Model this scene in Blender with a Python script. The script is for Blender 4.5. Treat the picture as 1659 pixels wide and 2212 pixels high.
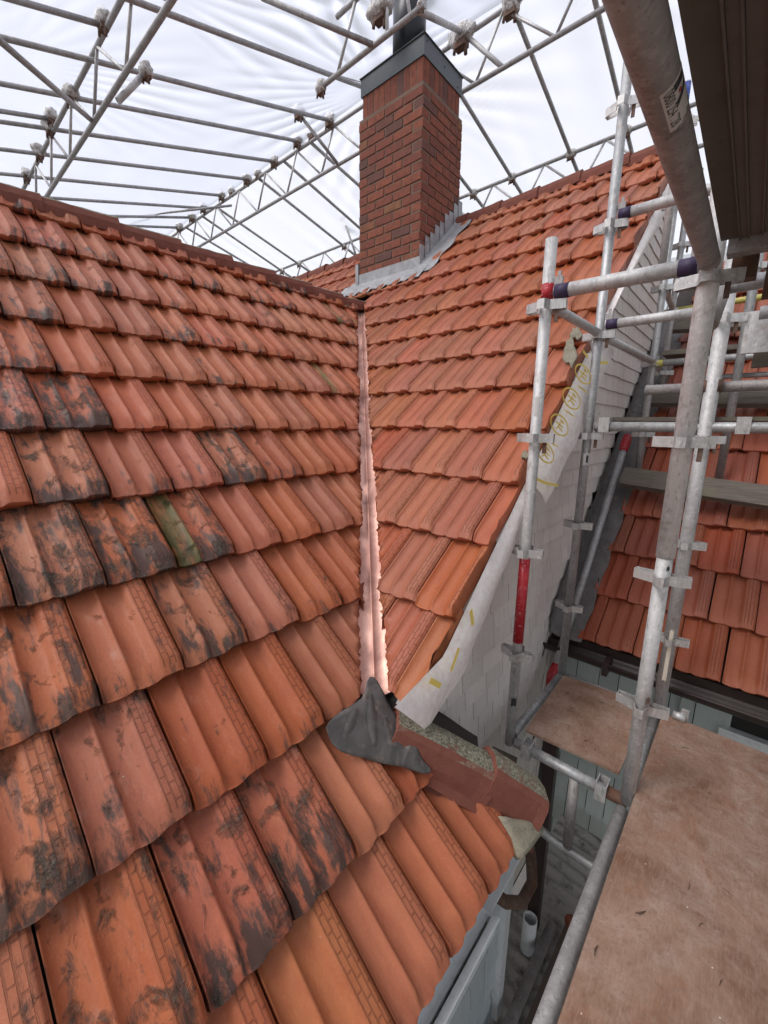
import bpy, bmesh, math, random
from mathutils import Vector, Matrix, noise
random.seed(7)
V = Vector
C = bpy.context.scene.collection
SC = bpy.context.scene
for o in list(bpy.data.objects): bpy.data.objects.remove(o)

# ---------------------------------------------------------------- camera, sky, sun, exposure
CR = V((0.6608, -0.1475 * 0 - 0.7505, 0.0104)).normalized()
CD = V((-0.1475, -0.1434, -0.9786)); CD = (CD - CR * CD.dot(CR)).normalized()
CF = CR.cross(CD).normalized()
FPX = 891.66
cam_d = bpy.data.cameras.new('camera'); cam = bpy.data.objects.new('camera', cam_d); C.objects.link(cam)
cam_d.sensor_fit = 'HORIZONTAL'; cam_d.sensor_width = 36; cam_d.lens = FPX / 1659 * 36
cam_d.clip_start = 0.02; cam_d.clip_end = 2000
M3 = Matrix((CR, -CD, -CF)).transposed()
cam.matrix_world = M3.to_4x4()
SC.camera = cam
SUN_EL, SUN_AZ = math.radians(54), math.radians(298)
w = bpy.data.worlds.new('World'); SC.world = w; w.use_nodes = True
nt = w.node_tree; nt.nodes.clear()
wo = nt.nodes.new('ShaderNodeOutputWorld'); bg = nt.nodes.new('ShaderNodeBackground')
sky = nt.nodes.new('ShaderNodeTexSky'); sky.sky_type = 'NISHITA'; sky.sun_disc = False
sky.sun_elevation = SUN_EL; sky.sun_rotation = SUN_AZ; sky.air_density = 1.0; sky.dust_density = 4.0; sky.ozone_density = 1.0
hs = nt.nodes.new('ShaderNodeHueSaturation'); hs.inputs['Saturation'].default_value = 0.22
nt.links.new(sky.outputs[0], hs.inputs['Color']); nt.links.new(hs.outputs[0], bg.inputs[0])
bg.inputs[1].default_value = 0.15
nt.links.new(bg.outputs[0], wo.inputs[0])
sun_d = bpy.data.lights.new('sun', 'SUN'); sun_d.energy = 1.5; sun_d.angle = math.radians(20); sun_d.color = (1, .97, .93)
sun = bpy.data.objects.new('sun', sun_d); C.objects.link(sun)
sdir = V((math.sin(SUN_AZ) * math.cos(SUN_EL), math.cos(SUN_AZ) * math.cos(SUN_EL), math.sin(SUN_EL)))
sun.rotation_euler = sdir.to_track_quat('Z', 'Y').to_euler()
SC.view_settings.view_transform = 'Standard'; SC.view_settings.look = 'None'
SC.view_settings.exposure = 0.30; SC.view_settings.gamma = 1; SC.view_settings.use_curve_mapping = False
SC.render.engine = 'CYCLES'
SC.cycles.max_bounces = 8; SC.cycles.transparent_max_bounces = 12; SC.cycles.transmission_bounces = 6

# ---------------------------------------------------------------- maths of the place
def ray(x, y):
    return CR * ((x - 829.5) / FPX) + CD * ((y - 1106) / FPX) + CF
def onX(x, y, X): v = ray(x, y); return v * (X / v.x)
def onY(x, y, Y): v = ray(x, y); return v * (Y / v.y)
def onZ(x, y, Z): v = ray(x, y); return v * (Z / v.z)
AL, AR = math.radians(42.57), math.radians(42.88)
G, W = 0.3305, 0.205
PL = V((0.637, 0.416, -1.382)); PR = V((0.996, 0.694, -0.927)); PF = V((2.56, 0.139, -1.283))
zL = lambda Y: PL.z + math.tan(AL) * (Y - PL.y)
zR = lambda X: PR.z + math.tan(AR) * (X - PR.x)
zF = lambda X: PF.z + math.tan(AR) * (X - PF.x)
NL = V((0, -math.sin(AL), math.cos(AL))); NR = V((-math.sin(AR), 0, math.cos(AR)))
def onL(x, y, h=0): v = ray(x, y); return v * ((NL.dot(PL) + h) / NL.dot(v))
def onR(x, y, h=0): v = ray(x, y); return v * ((NR.dot(PR) + h) / NR.dot(v))
def onF(x, y, h=0): v = ray(x, y); return v * ((NR.dot(PF) + h) / NR.dot(v))

# ---------------------------------------------------------------- helpers: objects
def tag(o, label=None, cat=None, group=None, kind=None):
    if label: o['label'] = label
    if cat: o['category'] = cat
    if group: o['group'] = group
    if kind: o['kind'] = kind
    return o
def empty(name, loc, label, cat, group=None):
    o = bpy.data.objects.new(name, None); C.objects.link(o); o.location = loc; o.empty_display_size = .1
    return tag(o, label, cat, group)
def link(name, me, parent=None, mat=None):
    o = bpy.data.objects.new(name, me); C.objects.link(o)
    if mat is not None and not me.materials: me.materials.append(mat)
    if parent is not None:
        o.parent = parent; o.matrix_parent_inverse = Matrix.Translation(parent.location).inverted()
    return o
class MB:
    def __init__(s): s.v = []; s.f = []; s.sm = []
    def add(s, vs, fs, smooth=False):
        b = len(s.v); s.v += [tuple(v) for v in vs]
        for f in fs: s.f.append(tuple(b + i for i in f)); s.sm.append(smooth)
    def box(s, c, sx, sy, sz, ax=V((1, 0, 0)), ay=V((0, 1, 0)), az=None):
        c = V(c); az = az or ax.cross(ay)
        vs = [c + ax * (i * sx / 2) + ay * (j * sy / 2) + az * (k * sz / 2) for i in (-1, 1) for j in (-1, 1) for k in (-1, 1)]
        s.add(vs, [(0, 1, 3, 2), (4, 6, 7, 5), (0, 4, 5, 1), (2, 3, 7, 6), (0, 2, 6, 4), (1, 5, 7, 3)])
    def tube(s, p0, p1, r, n=20, r1=None, caps=True, hollow=False):
        p0, p1 = V(p0), V(p1); s.path([p0, p1], r, n, [r, r if r1 is None else r1], caps)
    def path(s, pts, r, n=14, rs=None, caps=True):
        pts = [V(p) for p in pts]; b = len(s.v); m = len(pts); rs = rs or [r] * m
        up = None
        for i, p in enumerate(pts):
            d = (pts[min(i + 1, m - 1)] - pts[max(i - 1, 0)]).normalized()
            if up is None: up = d.orthogonal().normalized()
            up = (up - d * up.dot(d)).normalized(); sd = d.cross(up)
            for k in range(n):
                a = 2 * math.pi * k / n
                s.v.append(tuple(p + (up * math.cos(a) + sd * math.sin(a)) * rs[i]))
        for i in range(m - 1):
            for k in range(n):
                s.f.append((b + i * n + k, b + i * n + (k + 1) % n, b + (i + 1) * n + (k + 1) % n, b + (i + 1) * n + k)); s.sm.append(True)
        if caps:
            s.f.append(tuple(b + k for k in reversed(range(n)))); s.sm.append(False)
            s.f.append(tuple(b + (m - 1) * n + k for k in range(n))); s.sm.append(False)
    def prism(s, poly, d):
        n = len(poly); poly = [V(p) for p in poly]; d = V(d)
        s.add(poly + [p + d for p in poly], [tuple(reversed(range(n))), tuple(range(n, 2 * n))] + [(i, (i + 1) % n, n + (i + 1) % n, n + i) for i in range(n)])
    def ribbon(s, pts, h, t, closed=True):
        # upright band following pts (a list of 3-D points), height h, thickness t
        pts = [V(p) for p in pts]; n = len(pts); inn = []; out = []
        for i in range(n):
            a = pts[(i - 1) % n] if closed or i > 0 else pts[i]; c = pts[(i + 1) % n] if closed or i < n - 1 else pts[i]
            d = (c - a).normalized(); nn = V((-d.y, d.x, 0)); out.append(pts[i] + nn * t / 2); inn.append(pts[i] - nn * t / 2)
        U = V((0, 0, h)); vs = []
        for i in range(n): vs += [out[i], inn[i], out[i] + U, inn[i] + U]
        fs = []
        for i in range(n if closed else n - 1):
            a, b = 4 * i, 4 * ((i + 1) % n)
            fs += [(a, b, b + 2, a + 2), (b + 1, a + 1, a + 3, b + 3), (a + 2, b + 2, b + 3, a + 3), (a + 1, b + 1, b, a)]
        s.add(vs, fs)
    def sheet(s, rows, smooth=True):
        nr, nc = len(rows), len(rows[0]); b = len(s.v)
        for r in rows: s.v += [tuple(p) for p in r]
        for i in range(nr - 1):
            for j in range(nc - 1):
                s.f.append((b + i * nc + j, b + i * nc + j + 1, b + (i + 1) * nc + j + 1, b + (i + 1) * nc + j)); s.sm.append(smooth)
    def mesh(s, name):
        me = bpy.data.meshes.new(name); me.from_pydata(s.v, [], s.f)
        for p, q in zip(me.polygons, s.sm): p.use_smooth = q
        me.update(); return me
    def build(s, name, mat, parent=None):
        bm = bmesh.new(); me = s.mesh(name); bm.from_mesh(me); bmesh.ops.recalc_face_normals(bm, faces=bm.faces); bm.to_mesh(me); bm.free()
        me.materials.append(mat)
        if parent is None:   # origin at the lowest centre
            xs = [v.co for v in me.vertices]; c = V((sum(v.x for v in xs) / len(xs), sum(v.y for v in xs) / len(xs), min(v.z for v in xs)))
            me.transform(Matrix.Translation(-c)); o = link(name, me); o.location = c; return o
        return link(name, me, parent)

# ---------------------------------------------------------------- helpers: materials
class NT:
    def __init__(s, name):
        s.m = bpy.data.materials.new(name); s.m.use_nodes = True; s.t = s.m.node_tree; s.t.nodes.clear()
        s.out = s.n('ShaderNodeOutputMaterial'); s.co = s.n('ShaderNodeTexCoord'); s.oi = s.n('ShaderNodeObjectInfo'); s.ge = s.n('ShaderNodeNewGeometry')
    def n(s, t, **k):
        o = s.t.nodes.new(t)
        for a, b in k.items(): setattr(o, a, b)
        return o
    def l(s, a, b): s.t.links.new(a, b)
    def put(s, sock, v):
        if hasattr(v, 'links'): s.l(v, sock)
        else: sock.default_value = v
    def noise(s, vec, scale, detail=4, rough=.55, dist=0):
        o = s.n('ShaderNodeTexNoise'); s.l(vec, o.inputs['Vector']); o.inputs['Scale'].default_value = scale
        o.inputs['Detail'].default_value = detail; o.inputs['Roughness'].default_value = rough; o.inputs['Distortion'].default_value = dist; return o.outputs['Fac']
    def vor(s, vec, scale, feature='F1'):
        o = s.n('ShaderNodeTexVoronoi', feature=feature); s.l(vec, o.inputs['Vector']); o.inputs['Scale'].default_value = scale; return o.outputs['Distance']
    def ramp(s, fac, a, b, ca=(0, 0, 0, 1), cb=(1, 1, 1, 1)):
        o = s.n('ShaderNodeValToRGB'); s.l(fac, o.inputs[0]); e = o.color_ramp.elements
        e[0].position = a; e[0].color = ca; e[1].position = b; e[1].color = cb; return o.outputs[0]
    def math(s, op, a, b=0.0, clamp=False):
        o = s.n('ShaderNodeMath', operation=op, use_clamp=clamp); s.put(o.inputs[0], a); s.put(o.inputs[1], b); return o.outputs[0]
    def mix(s, f, a, b, mode='MIX'):
        o = s.n('ShaderNodeMix', data_type='RGBA', blend_type=mode); s.put(o.inputs[0], f)
        s.put(o.inputs[6], a if hasattr(a, 'links') else (*a[:3], 1)); s.put(o.inputs[7], b if hasattr(b, 'links') else (*b[:3], 1)); return o.outputs[2]
    def map(s, vec, scale=(1, 1, 1), loc=(0, 0, 0), rot=(0, 0, 0)):
        o = s.n('ShaderNodeMapping'); s.l(vec, o.inputs[0]); o.inputs['Scale'].default_value = scale; o.inputs['Rotation'].default_value = rot
        s.put(o.inputs['Location'], loc); return o.outputs[0]
    def world(s): return s.ge.outputs['Position']
    def bump(s, h, strength=.3, dist=.002, normal=None):
        o = s.n('ShaderNodeBump'); s.l(h, o.inputs['Height']); o.inputs['Strength'].default_value = strength; o.inputs['Distance'].default_value = dist
        if normal: s.l(normal, o.inputs['Normal'])
        return o.outputs[0]
    def bsdf(s, col, rough=.7, metal=0.0, nrm=None, spec=.5):
        b = s.n('ShaderNodeBsdfPrincipled'); s.put(b.inputs['Base Color'], col if hasattr(col, 'links') else (*col, 1)); s.put(b.inputs['Roughness'], rough)
        s.put(b.inputs['Metallic'], metal); b.inputs['Specular IOR Level'].default_value = spec
        if nrm: s.l(nrm, b.inputs['Normal'])
        s.l(b.outputs[0], s.out.inputs[0]); return s.m

def tile_material(name, base=(.335, .073, .030), alt=(.40, .103, .041), dirt=1.0):
    s = NT(name); pos = s.world(); uv = s.co.outputs['UV']
    rnd = s.oi.outputs['Random']
    off = s.n('ShaderNodeCombineXYZ'); s.l(s.math('MULTIPLY', rnd, 37.0), off.inputs[0]); s.l(s.math('MULTIPLY', rnd, 91.0), off.inputs[1])
    sep = s.n('ShaderNodeSeparateColor'); s.l(s.oi.outputs['Color'], sep.inputs[0])
    stain, moss, var = sep.outputs
    def uvn(sc, scale, det=5, rough=.6, dist=0):
        return s.noise(s.map(uv, sc, off.outputs[0]), scale, det, rough, dist)
    big = uvn((1, .7, 1), 9, 4)
    col = s.mix(s.ramp(big, .3, .7), base, alt)
    col = s.mix(s.math('MULTIPLY', var, .55, True), col, (.37, .140, .060))                 # sandier tiles
    col = s.mix(s.math('MULTIPLY', s.ramp(uvn((1, .35, 1), 30), .45, .7), .45), col, (.29, .062, .028))
    col = s.mix(s.math('MULTIPLY', s.ramp(uvn((1, 1, 1), 160, 3), .5, .75), .35), col, (.50, .17, .085))
    hv = s.n('ShaderNodeHueSaturation'); s.put(hv.inputs['Value'], s.math('ADD', s.math('MULTIPLY', rnd, .20), .88)); s.put(hv.inputs['Hue'], s.math('ADD', s.math('MULTIPLY', s.math('FRACT', s.math('MULTIPLY', rnd, 17.3)), .008), .497)); s.put(hv.inputs['Saturation'], s.math('ADD', s.math('MULTIPLY', s.math('FRACT', s.math('MULTIPLY', rnd, 51.7)), .10), .92)); s.l(col, hv.inputs['Color'])
    col = hv.outputs[0]
    # pale bloom
    col = s.mix(s.math('MULTIPLY', s.ramp(uvn((1, .5, 1), 16, 6, .65), .60, .74), s.math('ADD', s.math('MULTIPLY', stain, .6), .05)), col, (.47, .27, .21))
    # dark weathering: streaks and patches
    sv = s.n('ShaderNodeSeparateXYZ'); s.l(uv, sv.inputs[0])
    toe = s.math('MULTIPLY', s.ramp(sv.outputs[1], .0, .16, (1, 1, 1, 1), (0, 0, 0, 1)), .10)
    n1 = s.math('ADD', s.math('ADD', uvn((1, .24, 1), 26, 7, .70, .3), toe), s.math('MULTIPLY', s.math('SUBTRACT', stain, .60), .34))
    m1 = s.ramp(n1, .57, .68)
    col = s.mix(s.math('MULTIPLY', m1, .88 * dirt), col, (.036, .028, .025))
    # lichen crust in the dirt: grey flecked
    patch = s.ramp(s.math('ADD', uvn((1, .7, 1), 19, 5, .62, .35), s.math('MULTIPLY', s.math('SUBTRACT', stain, .74), .30)), .545, .70)
    grit = s.ramp(uvn((1, .8, 1), 240, 5, .8), .40, .58)
    m2 = s.math('MULTIPLY', patch, s.math('ADD', s.math('MULTIPLY', grit, .75), s.math('MULTIPLY', patch, .35)), True)
    fleck = s.ramp(uvn((1, 1, 1), 95, 6, .75), .40, .62, (.035, .029, .024, 1), (.27, .24, .19, 1))
    col = s.mix(s.math('MULTIPLY', m2, .95 * dirt), col, fleck)
    # moss
    m3 = s.ramp(s.math('ADD', uvn((1, .12, 1), 14, 4, .6), s.math('MULTIPLY', s.math('SUBTRACT', moss, .5), .42)), .60, .74)
    m3 = s.math('MULTIPLY', m3, s.math('SUBTRACT', 1.0, s.math('GREATER_THAN', sv.outputs[0], .077)))
    col = s.mix(s.math('MULTIPLY', m3, .8), col, (.085, .095, .025))
    # small pale dots
    vd = s.ramp(s.vor(s.map(uv, (1, 1, 1), off.outputs[0]), 22), .035, .06, (1, 1, 1, 1), (0, 0, 0, 1))
    dm = s.math('MULTIPLY', vd, s.ramp(uvn((1, 1, 1), 7), .60, .62))
    col = s.mix(s.math('MULTIPLY', dm, .8), col, (.50, .47, .38))
    # embossed brick bond on the interlocking strip, and keyed joints
    su = s.n('ShaderNodeSeparateXYZ'); s.l(uv, su.inputs[0])
    band = s.math('MULTIPLY', s.math('GREATER_THAN', su.outputs[0], .150), s.math('LESS_THAN', su.outputs[0], .196))
    band = s.math('MULTIPLY', band, s.math('GREATER_THAN', su.outputs[1], .022))
    br = s.n('ShaderNodeTexBrick'); s.l(s.map(s.mix(.06, uv, s.n('ShaderNodeTexNoise').outputs[1]) if False else uv, (1, 1, 1), (.0, 0, 0), (0, 0, math.pi / 2)), br.inputs['Vector'])
    for k, v_ in (('Scale', 1.0), ('Mortar Size', .0020), ('Mortar Smooth', .3), ('Brick Width', .040), ('Row Height', .0152)): br.inputs[k].default_value = v_
    groove = s.math('MULTIPLY', band, br.outputs['Fac'])
    col = s.mix(s.math('MULTIPLY', groove, .45), col, (.13, .038, .018))
    h = s.math('ADD', s.math('MULTIPLY', groove, -1.6), s.math('MULTIPLY', m2, s.math('ADD', .25, s.math('MULTIPLY', uvn((1, 1, 1), 260, 4, .7), 2.2))))
    nb = s.bump(h, 1.0, .0035); nb = s.bump(uvn((1, .6, 1), 60, 6, .65), .4, .004, nb); nb = s.bump(uvn((1, 1, 1), 520, 4, .7), .45, .0009, nb)
    rough = s.math('SUBTRACT', .66, s.math('MULTIPLY', uvn((1, 1, 1), 18), .22))
    return s.bsdf(col, rough, 0, nb, .38)

def metal(name, col=(.42, .42, .42), dark=(.20, .20, .205), rough=.42, met=.75, scale=14, rust=0.0, stretch=(1, 1, .18)):
    s = NT(name); p = s.co.outputs['Object']
    a = s.noise(s.map(p, stretch), scale, 6, .6); b = s.noise(p, 60, 5, .7); c = s.noise(p, 240, 3, .6)
    cc = s.mix(s.ramp(a, .35, .7), col, dark); cc = s.mix(s.math('MULTIPLY', s.ramp(b, .5, .66), .5), cc, tuple(min(1, x * 1.35) for x in col)); cc = s.mix(s.math('MULTIPLY', s.ramp(s.noise(s.map(p, (1, 1, .3)), 95, 4, .7), .56, .66), .55), cc, tuple(x * .5 for x in dark))
    cc = s.mix(s.math('MULTIPLY', s.ramp(s.noise(p, 17, 6, .65), .56, .66), .35), cc, (.30, .22, .18))
    if rust: cc = s.mix(s.math('MULTIPLY', s.ramp(s.noise(p, 9, 5, .65), .5, .62), rust), cc, (.13, .05, .025))
    s_r = s.math('ADD', rough, s.math('MULTIPLY', b, .22))
    return s.bsdf(cc, s_r, met, s.bump(c, .2, .0008, s.bump(a, .15, .004)), .5)
def paint(name, col, rough=.6, var=.25, dirtcol=(.12, .10, .08), dirt=.25, scale=6, spec=.4, chips=None):
    s = NT(name); p = s.world()
    n = s.noise(p, scale, 6, .6); c = s.mix(s.math('MULTIPLY', s.ramp(n, .35, .75), var), col, tuple(x * .72 for x in col))
    c = s.mix(s.math('MULTIPLY', s.ramp(s.noise(p, scale * 4, 7, .7), .52, .72), dirt), c, dirtcol)
    if chips: c = s.mix(s.ramp(s.noise(p, 90, 5, .7), .60, .64), c, chips)
    return s.bsdf(c, rough, 0, s.bump(s.noise(p, 180, 4, .6), .2, .001), spec)

MT = {}
MT['tile'] = tile_material('terracotta')
MT['farclay_shaded'] = tile_material('terracotta_red_shaded', (.27, .058, .026), (.31, .075, .034), .8)  # red clay, base colour darkened to paint in the scaffold's shade
MT['steel'] = metal('galvanised_steel', (.50, .50, .50), (.31, .31, .315), .44, .6)
MT['pale_steel'] = metal('pale_galvanised_steel', (.60, .585, .58), (.40, .39, .385), .50, .40)
MT['lit_tone_steel'] = metal('lit_tone_galvanised_steel', (.80, .785, .78), (.60, .59, .585), .5, .25)  # same pole steel, colour lightened to look lit despite the deck's shade
MT['dull_steel'] = metal('dull_galvanised_steel', (.40, .375, .365), (.26, .24, .235), .55, .45)
MT['roof_tube'] = metal('shelter_tube', (.44, .425, .42), (.28, .27, .265), .5, .5, 20)
MT['alu'] = metal('aluminium_pressing', (.62, .61, .60), (.42, .40, .39), .4, .6)
MT['purple'] = paint('purple_dipped_steel', (.045, .03, .075), .55, .3, (.2, .18, .2), .3)
MT['rust'] = metal('rusty_steel', (.20, .13, .10), (.10, .06, .045), .7, .3, 14, .6)
MT['red'] = paint('red_paint', (.40, .012, .022), .45, .3, (.35, .2, .2), .3, chips=(.50, .42, .42))
MT['yellow'] = paint('yellow_paint', (.55, .48, .12), .5, .3, (.3, .28, .2), .5)
MT['blue'] = paint('blue_paint', (.025, .06, .30), .45, .3, (.5, .5, .55), .3)
MT['ply'] = None
def ply():
    s = NT('weathered_ply'); p = s.co.outputs['Object']
    a = s.noise(p, 3.6, 9, .70, .5); b = s.noise(p, 8, 9, .72, .35); c = s.noise(p, 90, 4, .7)
    col = s.mix(s.ramp(a, .36, .62), (.175, .090, .056), (.33, .215, .160))
    col = s.mix(s.math('MULTIPLY', s.ramp(b, .50, .68), .5), col, (.40, .31, .26))
    col = s.mix(s.math('MULTIPLY', s.ramp(s.noise(p, 6.5, 7, .68, 1.2), .54, .66), .5), col, (.25, .105, .058))
    ring = s.n('ShaderNodeTexWave', wave_type='RINGS'); s.l(s.map(p, (1.2, 2.0, 1), (.35, .22, 0)), ring.inputs[0]); ring.inputs['Scale'].default_value = 1.4; ring.inputs['Distortion'].default_value = 5; ring.inputs['Detail'].default_value = 3
    
    col = s.mix(s.math('MULTIPLY', s.ramp(c, .50, .70), .5), col, (.15, .08, .052)); col = s.mix(s.math('MULTIPLY', s.ramp(s.noise(s.map(p, (1, 9, 1)), 24, 8, .75), .5, .7), .35), col, (.42, .32, .26))
    sp = s.ramp(s.vor(p, 26), .03, .05, (1, 1, 1, 1), (0, 0, 0, 1))
    col = s.mix(s.math('MULTIPLY', sp, s.ramp(s.noise(p, 11, 2), .5, .52)), col, (.72, .66, .6))
    return s.bsdf(col, .72, 0, s.bump(s.noise(s.map(p, (1, 6, 1)), 60, 5, .7), .35, .0015), .3)
MT['ply'] = ply()
def timber():
    s = NT('weathered_timber'); p = s.co.outputs['Object']
    g = s.noise(s.map(p, (20, 1.2, 20)), 5, 7, .65, .4)
    col = s.mix(s.ramp(g, .3, .72), (.20, .17, .145), (.085, .07, .058)); col = s.mix(s.ramp(s.noise(p, 6, 6, .6), .5, .75), col, (.17, .16, .10))
    return s.bsdf(col, .8, 0, s.bump(g, .6, .003), .25)
MT['timber'] = timber()
def leadm(name, a, b, c, r=.45):
    s = NT(name); p = s.world()
    n = s.noise(p, 9, 7, .62, .8); m = s.noise(p, 26, 6, .7)
    col = s.mix(s.ramp(n, .35, .68), a, b); col = s.mix(s.math('MULTIPLY', s.ramp(m, .56, .70), .7), col, c)
    return s.bsdf(col, s.math('ADD', r, s.math('MULTIPLY', m, .2)), .35, s.bump(n, .4, .01, s.bump(m, .3, .002)), .5)
MT['lead'] = leadm('lead_dark', (.075, .068, .066), (.15, .138, .134), (.27, .20, .16), .36)
MT['lead_mid'] = leadm('lead_mid', (.11, .10, .10), (.20, .185, .18), (.30, .26, .24), .5)
MT['lead_light'] = leadm('lead_weathered', (.27, .27, .28), (.40, .40, .41), (.55, .54, .52), .5)
MT['zinc'] = paint('grey_flashing_steel', (.085, .10, .11), .45, .2, (.2, .2, .2), .2)
MT['black'] = paint('black_flue', (.012, .014, .018), .3, .2, (.05, .05, .05), .2)
MT['brown_gutter'] = paint('brown_gutter', (.040, .026, .022), .45, .2, (.10, .08, .07), .2)
def copper():
    s = NT('new_copper'); p = s.world()
    n = s.noise(p, 5, 5, .6, .6); m = s.noise(p, 60, 4, .65)
    col = s.mix(s.ramp(n, .42, .62), (.84, .51, .41), (.52, .28, .23)); col = s.mix(s.math('MULTIPLY', s.ramp(m, .6, .7), .4), col, (.35, .2, .18))
    return s.bsdf(col, s.math('ADD', .40, s.math('MULTIPLY', n, .2)), .7, s.bump(n, .3, .01), .5)
MT['copper'] = copper()
def wallm(name, c0):
    s = NT(name); p = s.world(); rnd = s.oi.outputs['Random']
    col = s.mix(s.math('MULTIPLY', rnd, .7), c0, tuple(x * .80 for x in c0))
    st = s.noise(s.map(p, (14, 14, 1.2)), 3, 5, .6); col = s.mix(s.math('MULTIPLY', s.ramp(st, .5, .78), .4), col, tuple(x * .62 for x in c0))
    col = s.mix(s.math('MULTIPLY', s.ramp(s.noise(p, 30, 6, .7), .56, .75), .3), col, (.25, .22, .18))
    return s.bsdf(col, .65, 0, s.bump(s.noise(s.map(p, (60, 60, 5)), 2.5, 4, .6), .25, .002), .3)
MT['wall'] = wallm('painted_shingle', (.80, .745, .70)); MT['wall3'] = wallm('pale_blue_shingle', (.62, .70, .74)); MT['wall2'] = wallm('pale_green_shingle', (.57, .65, .63)); MT['joint'] = paint('shingle_gap_dark', (.035, .035, .033), .9)
MT['white'] = paint('white_paint', (.80, .84, .86), .4, .15, (.2, .18, .15), .25, 9)
MT['gutter_in'] = paint('dirty_gutter', (.42, .40, .385), .8, .5, (.05, .035, .03), .9, 12)
MT['cement'] = paint('lichened_mortar', (.26, .235, .175), .9, .6, (.07, .06, .045), .8, 30)
def ridge():
    s = NT('ridge_clay'); p = s.world(); n = s.noise(p, 22, 7, .7, .2); f = s.noise(p, 120, 5, .7)
    base = s.mix(s.noise(p, 30, 5), (.15, .052, .038), (.23, .085, .060))
    sep = s.n('ShaderNodeSeparateXYZ'); s.l(s.ge.outputs['Normal'], sep.inputs[0])
    up = s.ramp(sep.outputs[2], .62, .80)
    m = s.ramp(s.math('ADD', n, 0), .36, .44)
    lich = s.ramp(f, .35, .68, (.05, .045, .03, 1), (.40, .38, .29, 1))
    col = s.mix(s.math('MULTIPLY', m, up), base, lich)
    return s.bsdf(col, .85, 0, s.bump(f, .7, .004), .25)
MT['ridge'] = ridge()
MT['mortar_red'] = paint('red_bedding', (.19, .062, .042), .9, .5, (.12, .08, .06), .4, 18)
def brickm():
    s = NT('red_brick'); p = s.world(); rnd = s.oi.outputs['Random']; sep = s.n('ShaderNodeSeparateXYZ'); s.l(p, sep.inputs[0])
    r2 = s.math('FRACT', s.math('MULTIPLY', rnd, 23.7))
    col = s.mix(rnd, (.27, .085, .050), (.20, .064, .044)); col = s.mix(s.ramp(r2, .90, .99), col, (.26, .115, .06)); col = s.mix(s.ramp(s.math('FRACT', s.math('MULTIPLY', rnd, 7.9)), .84, .99), col, (.13, .065, .055))
    n = s.noise(p, 26, 6, .65); col = s.mix(s.math('MULTIPLY', s.ramp(n, .42, .68), .7), col, (.10, .045, .034))
    soot = s.math('MULTIPLY', s.ramp(sep.outputs[2], 2.75, 3.25), s.ramp(s.noise(p, 5, 6, .6), .36, .56)); col = s.mix(s.math('MULTIPLY', soot, .75), col, (.055, .042, .038))
    col = s.mix(s.math('MULTIPLY', s.ramp(s.noise(p, 19, 7, .7), .66, .70), .6), col, (.35, .33, .27))
    return s.bsdf(col, .85, 0, s.bump(s.noise(p, 70, 6, .7), .6, .005), .3)
MT['brick'] = brickm(); MT['mortar'] = paint('mortar', (.19, .135, .10), .95, .5, (.08, .06, .05), .6, 20)
def film(name, col, tr):
    s = NT(name); p = s.co.outputs['Object']
    a = s.n('ShaderNodeBsdfTransparent'); a.inputs[0].default_value = (1, 1, 1, 1)
    b = s.n('ShaderNodeBsdfTranslucent'); b.inputs[0].default_value = (*col, 1); c = s.n('ShaderNodeBsdfGlossy'); c.inputs['Roughness'].default_value = .35; c.inputs[0].default_value = (.8, .8, .85, 1)
    at = s.n('ShaderNodeAttribute'); at.attribute_name = 'pleat'
    m = s.n('ShaderNodeMixShader'); s.put(m.inputs[0], s.math('MULTIPLY_ADD', at.outputs['Fac'], -.5) if False else s.math('SUBTRACT', tr, s.math('MULTIPLY', at.outputs['Fac'], .55), True)); s.l(b.outputs[0], m.inputs[1]); s.l(a.outputs[0], m.inputs[2])
    m2 = s.n('ShaderNodeMixShader'); m2.inputs[0].default_value = .05; s.l(m.outputs[0], m2.inputs[1]); s.l(c.outputs[0], m2.inputs[2])
    s.l(m2.outputs[0], s.out.inputs[0]); return s.m
MT['film'] = film('shrink_film', (.74, .77, .92), .82); MT['film2'] = film('shrink_film_clear', (.88, .90, .99), .42)
def wrapm():
    s = NT('foam_wrap'); p = s.world(); n = s.noise(p, 50, 6, .7)
    col = s.mix(s.ramp(n, .35, .6), (.22, .20, .18), (.78, .75, .72)); return s.bsdf(col, .6, 0, s.bump(n, .8, .01), .4)
MT['wrap'] = wrapm()
def underlaym():
    s = NT('breather_underlay'); p = s.world(); n = s.noise(p, 30, 6, .7)
    col = s.mix(s.ramp(n, .4, .75), (.93, .89, .87), (.76, .66, .62)); return s.bsdf(col, .8, 0, s.bump(s.noise(p, 220, 4, .7), .3, .001, s.bump(s.noise(p, 9, 4), .4, .012)), .2)
MT['underlay'] = underlaym(); MT['print'] = paint('yellow_print', (.95, .76, .18), .8, .1, (.92, .80, .5), .3, 20)
MT['corr'] = paint('dirty_corrugated', (.52, .50, .47), .7, .5, (.035, .03, .025), .95, 3)
MT['grime'] = paint('grimy_board', (.13, .10, .085), .85, .6, (.22, .09, .05), .5, 5)
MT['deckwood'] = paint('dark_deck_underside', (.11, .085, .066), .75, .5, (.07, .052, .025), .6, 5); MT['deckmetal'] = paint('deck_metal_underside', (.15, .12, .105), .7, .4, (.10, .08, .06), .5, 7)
MT['felt'] = paint('dark_backing', (.05, .042, .038), .9)
MT['sticker'] = paint('sticker_white', (.62, .60, .58), .5, .1, (.4, .38, .36), .2); MT['ink'] = paint('sticker_ink', (.03, .03, .035), .5, .1); MT['inkred'] = paint('sticker_red', (.45, .05, .05), .5, .1)
MT['tape'] = paint('cream_tape', (.66, .58, .48), .6, .3)
MT['leaf'] = paint('dry_debris', (.11, .06, .04), .8, .5)
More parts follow.
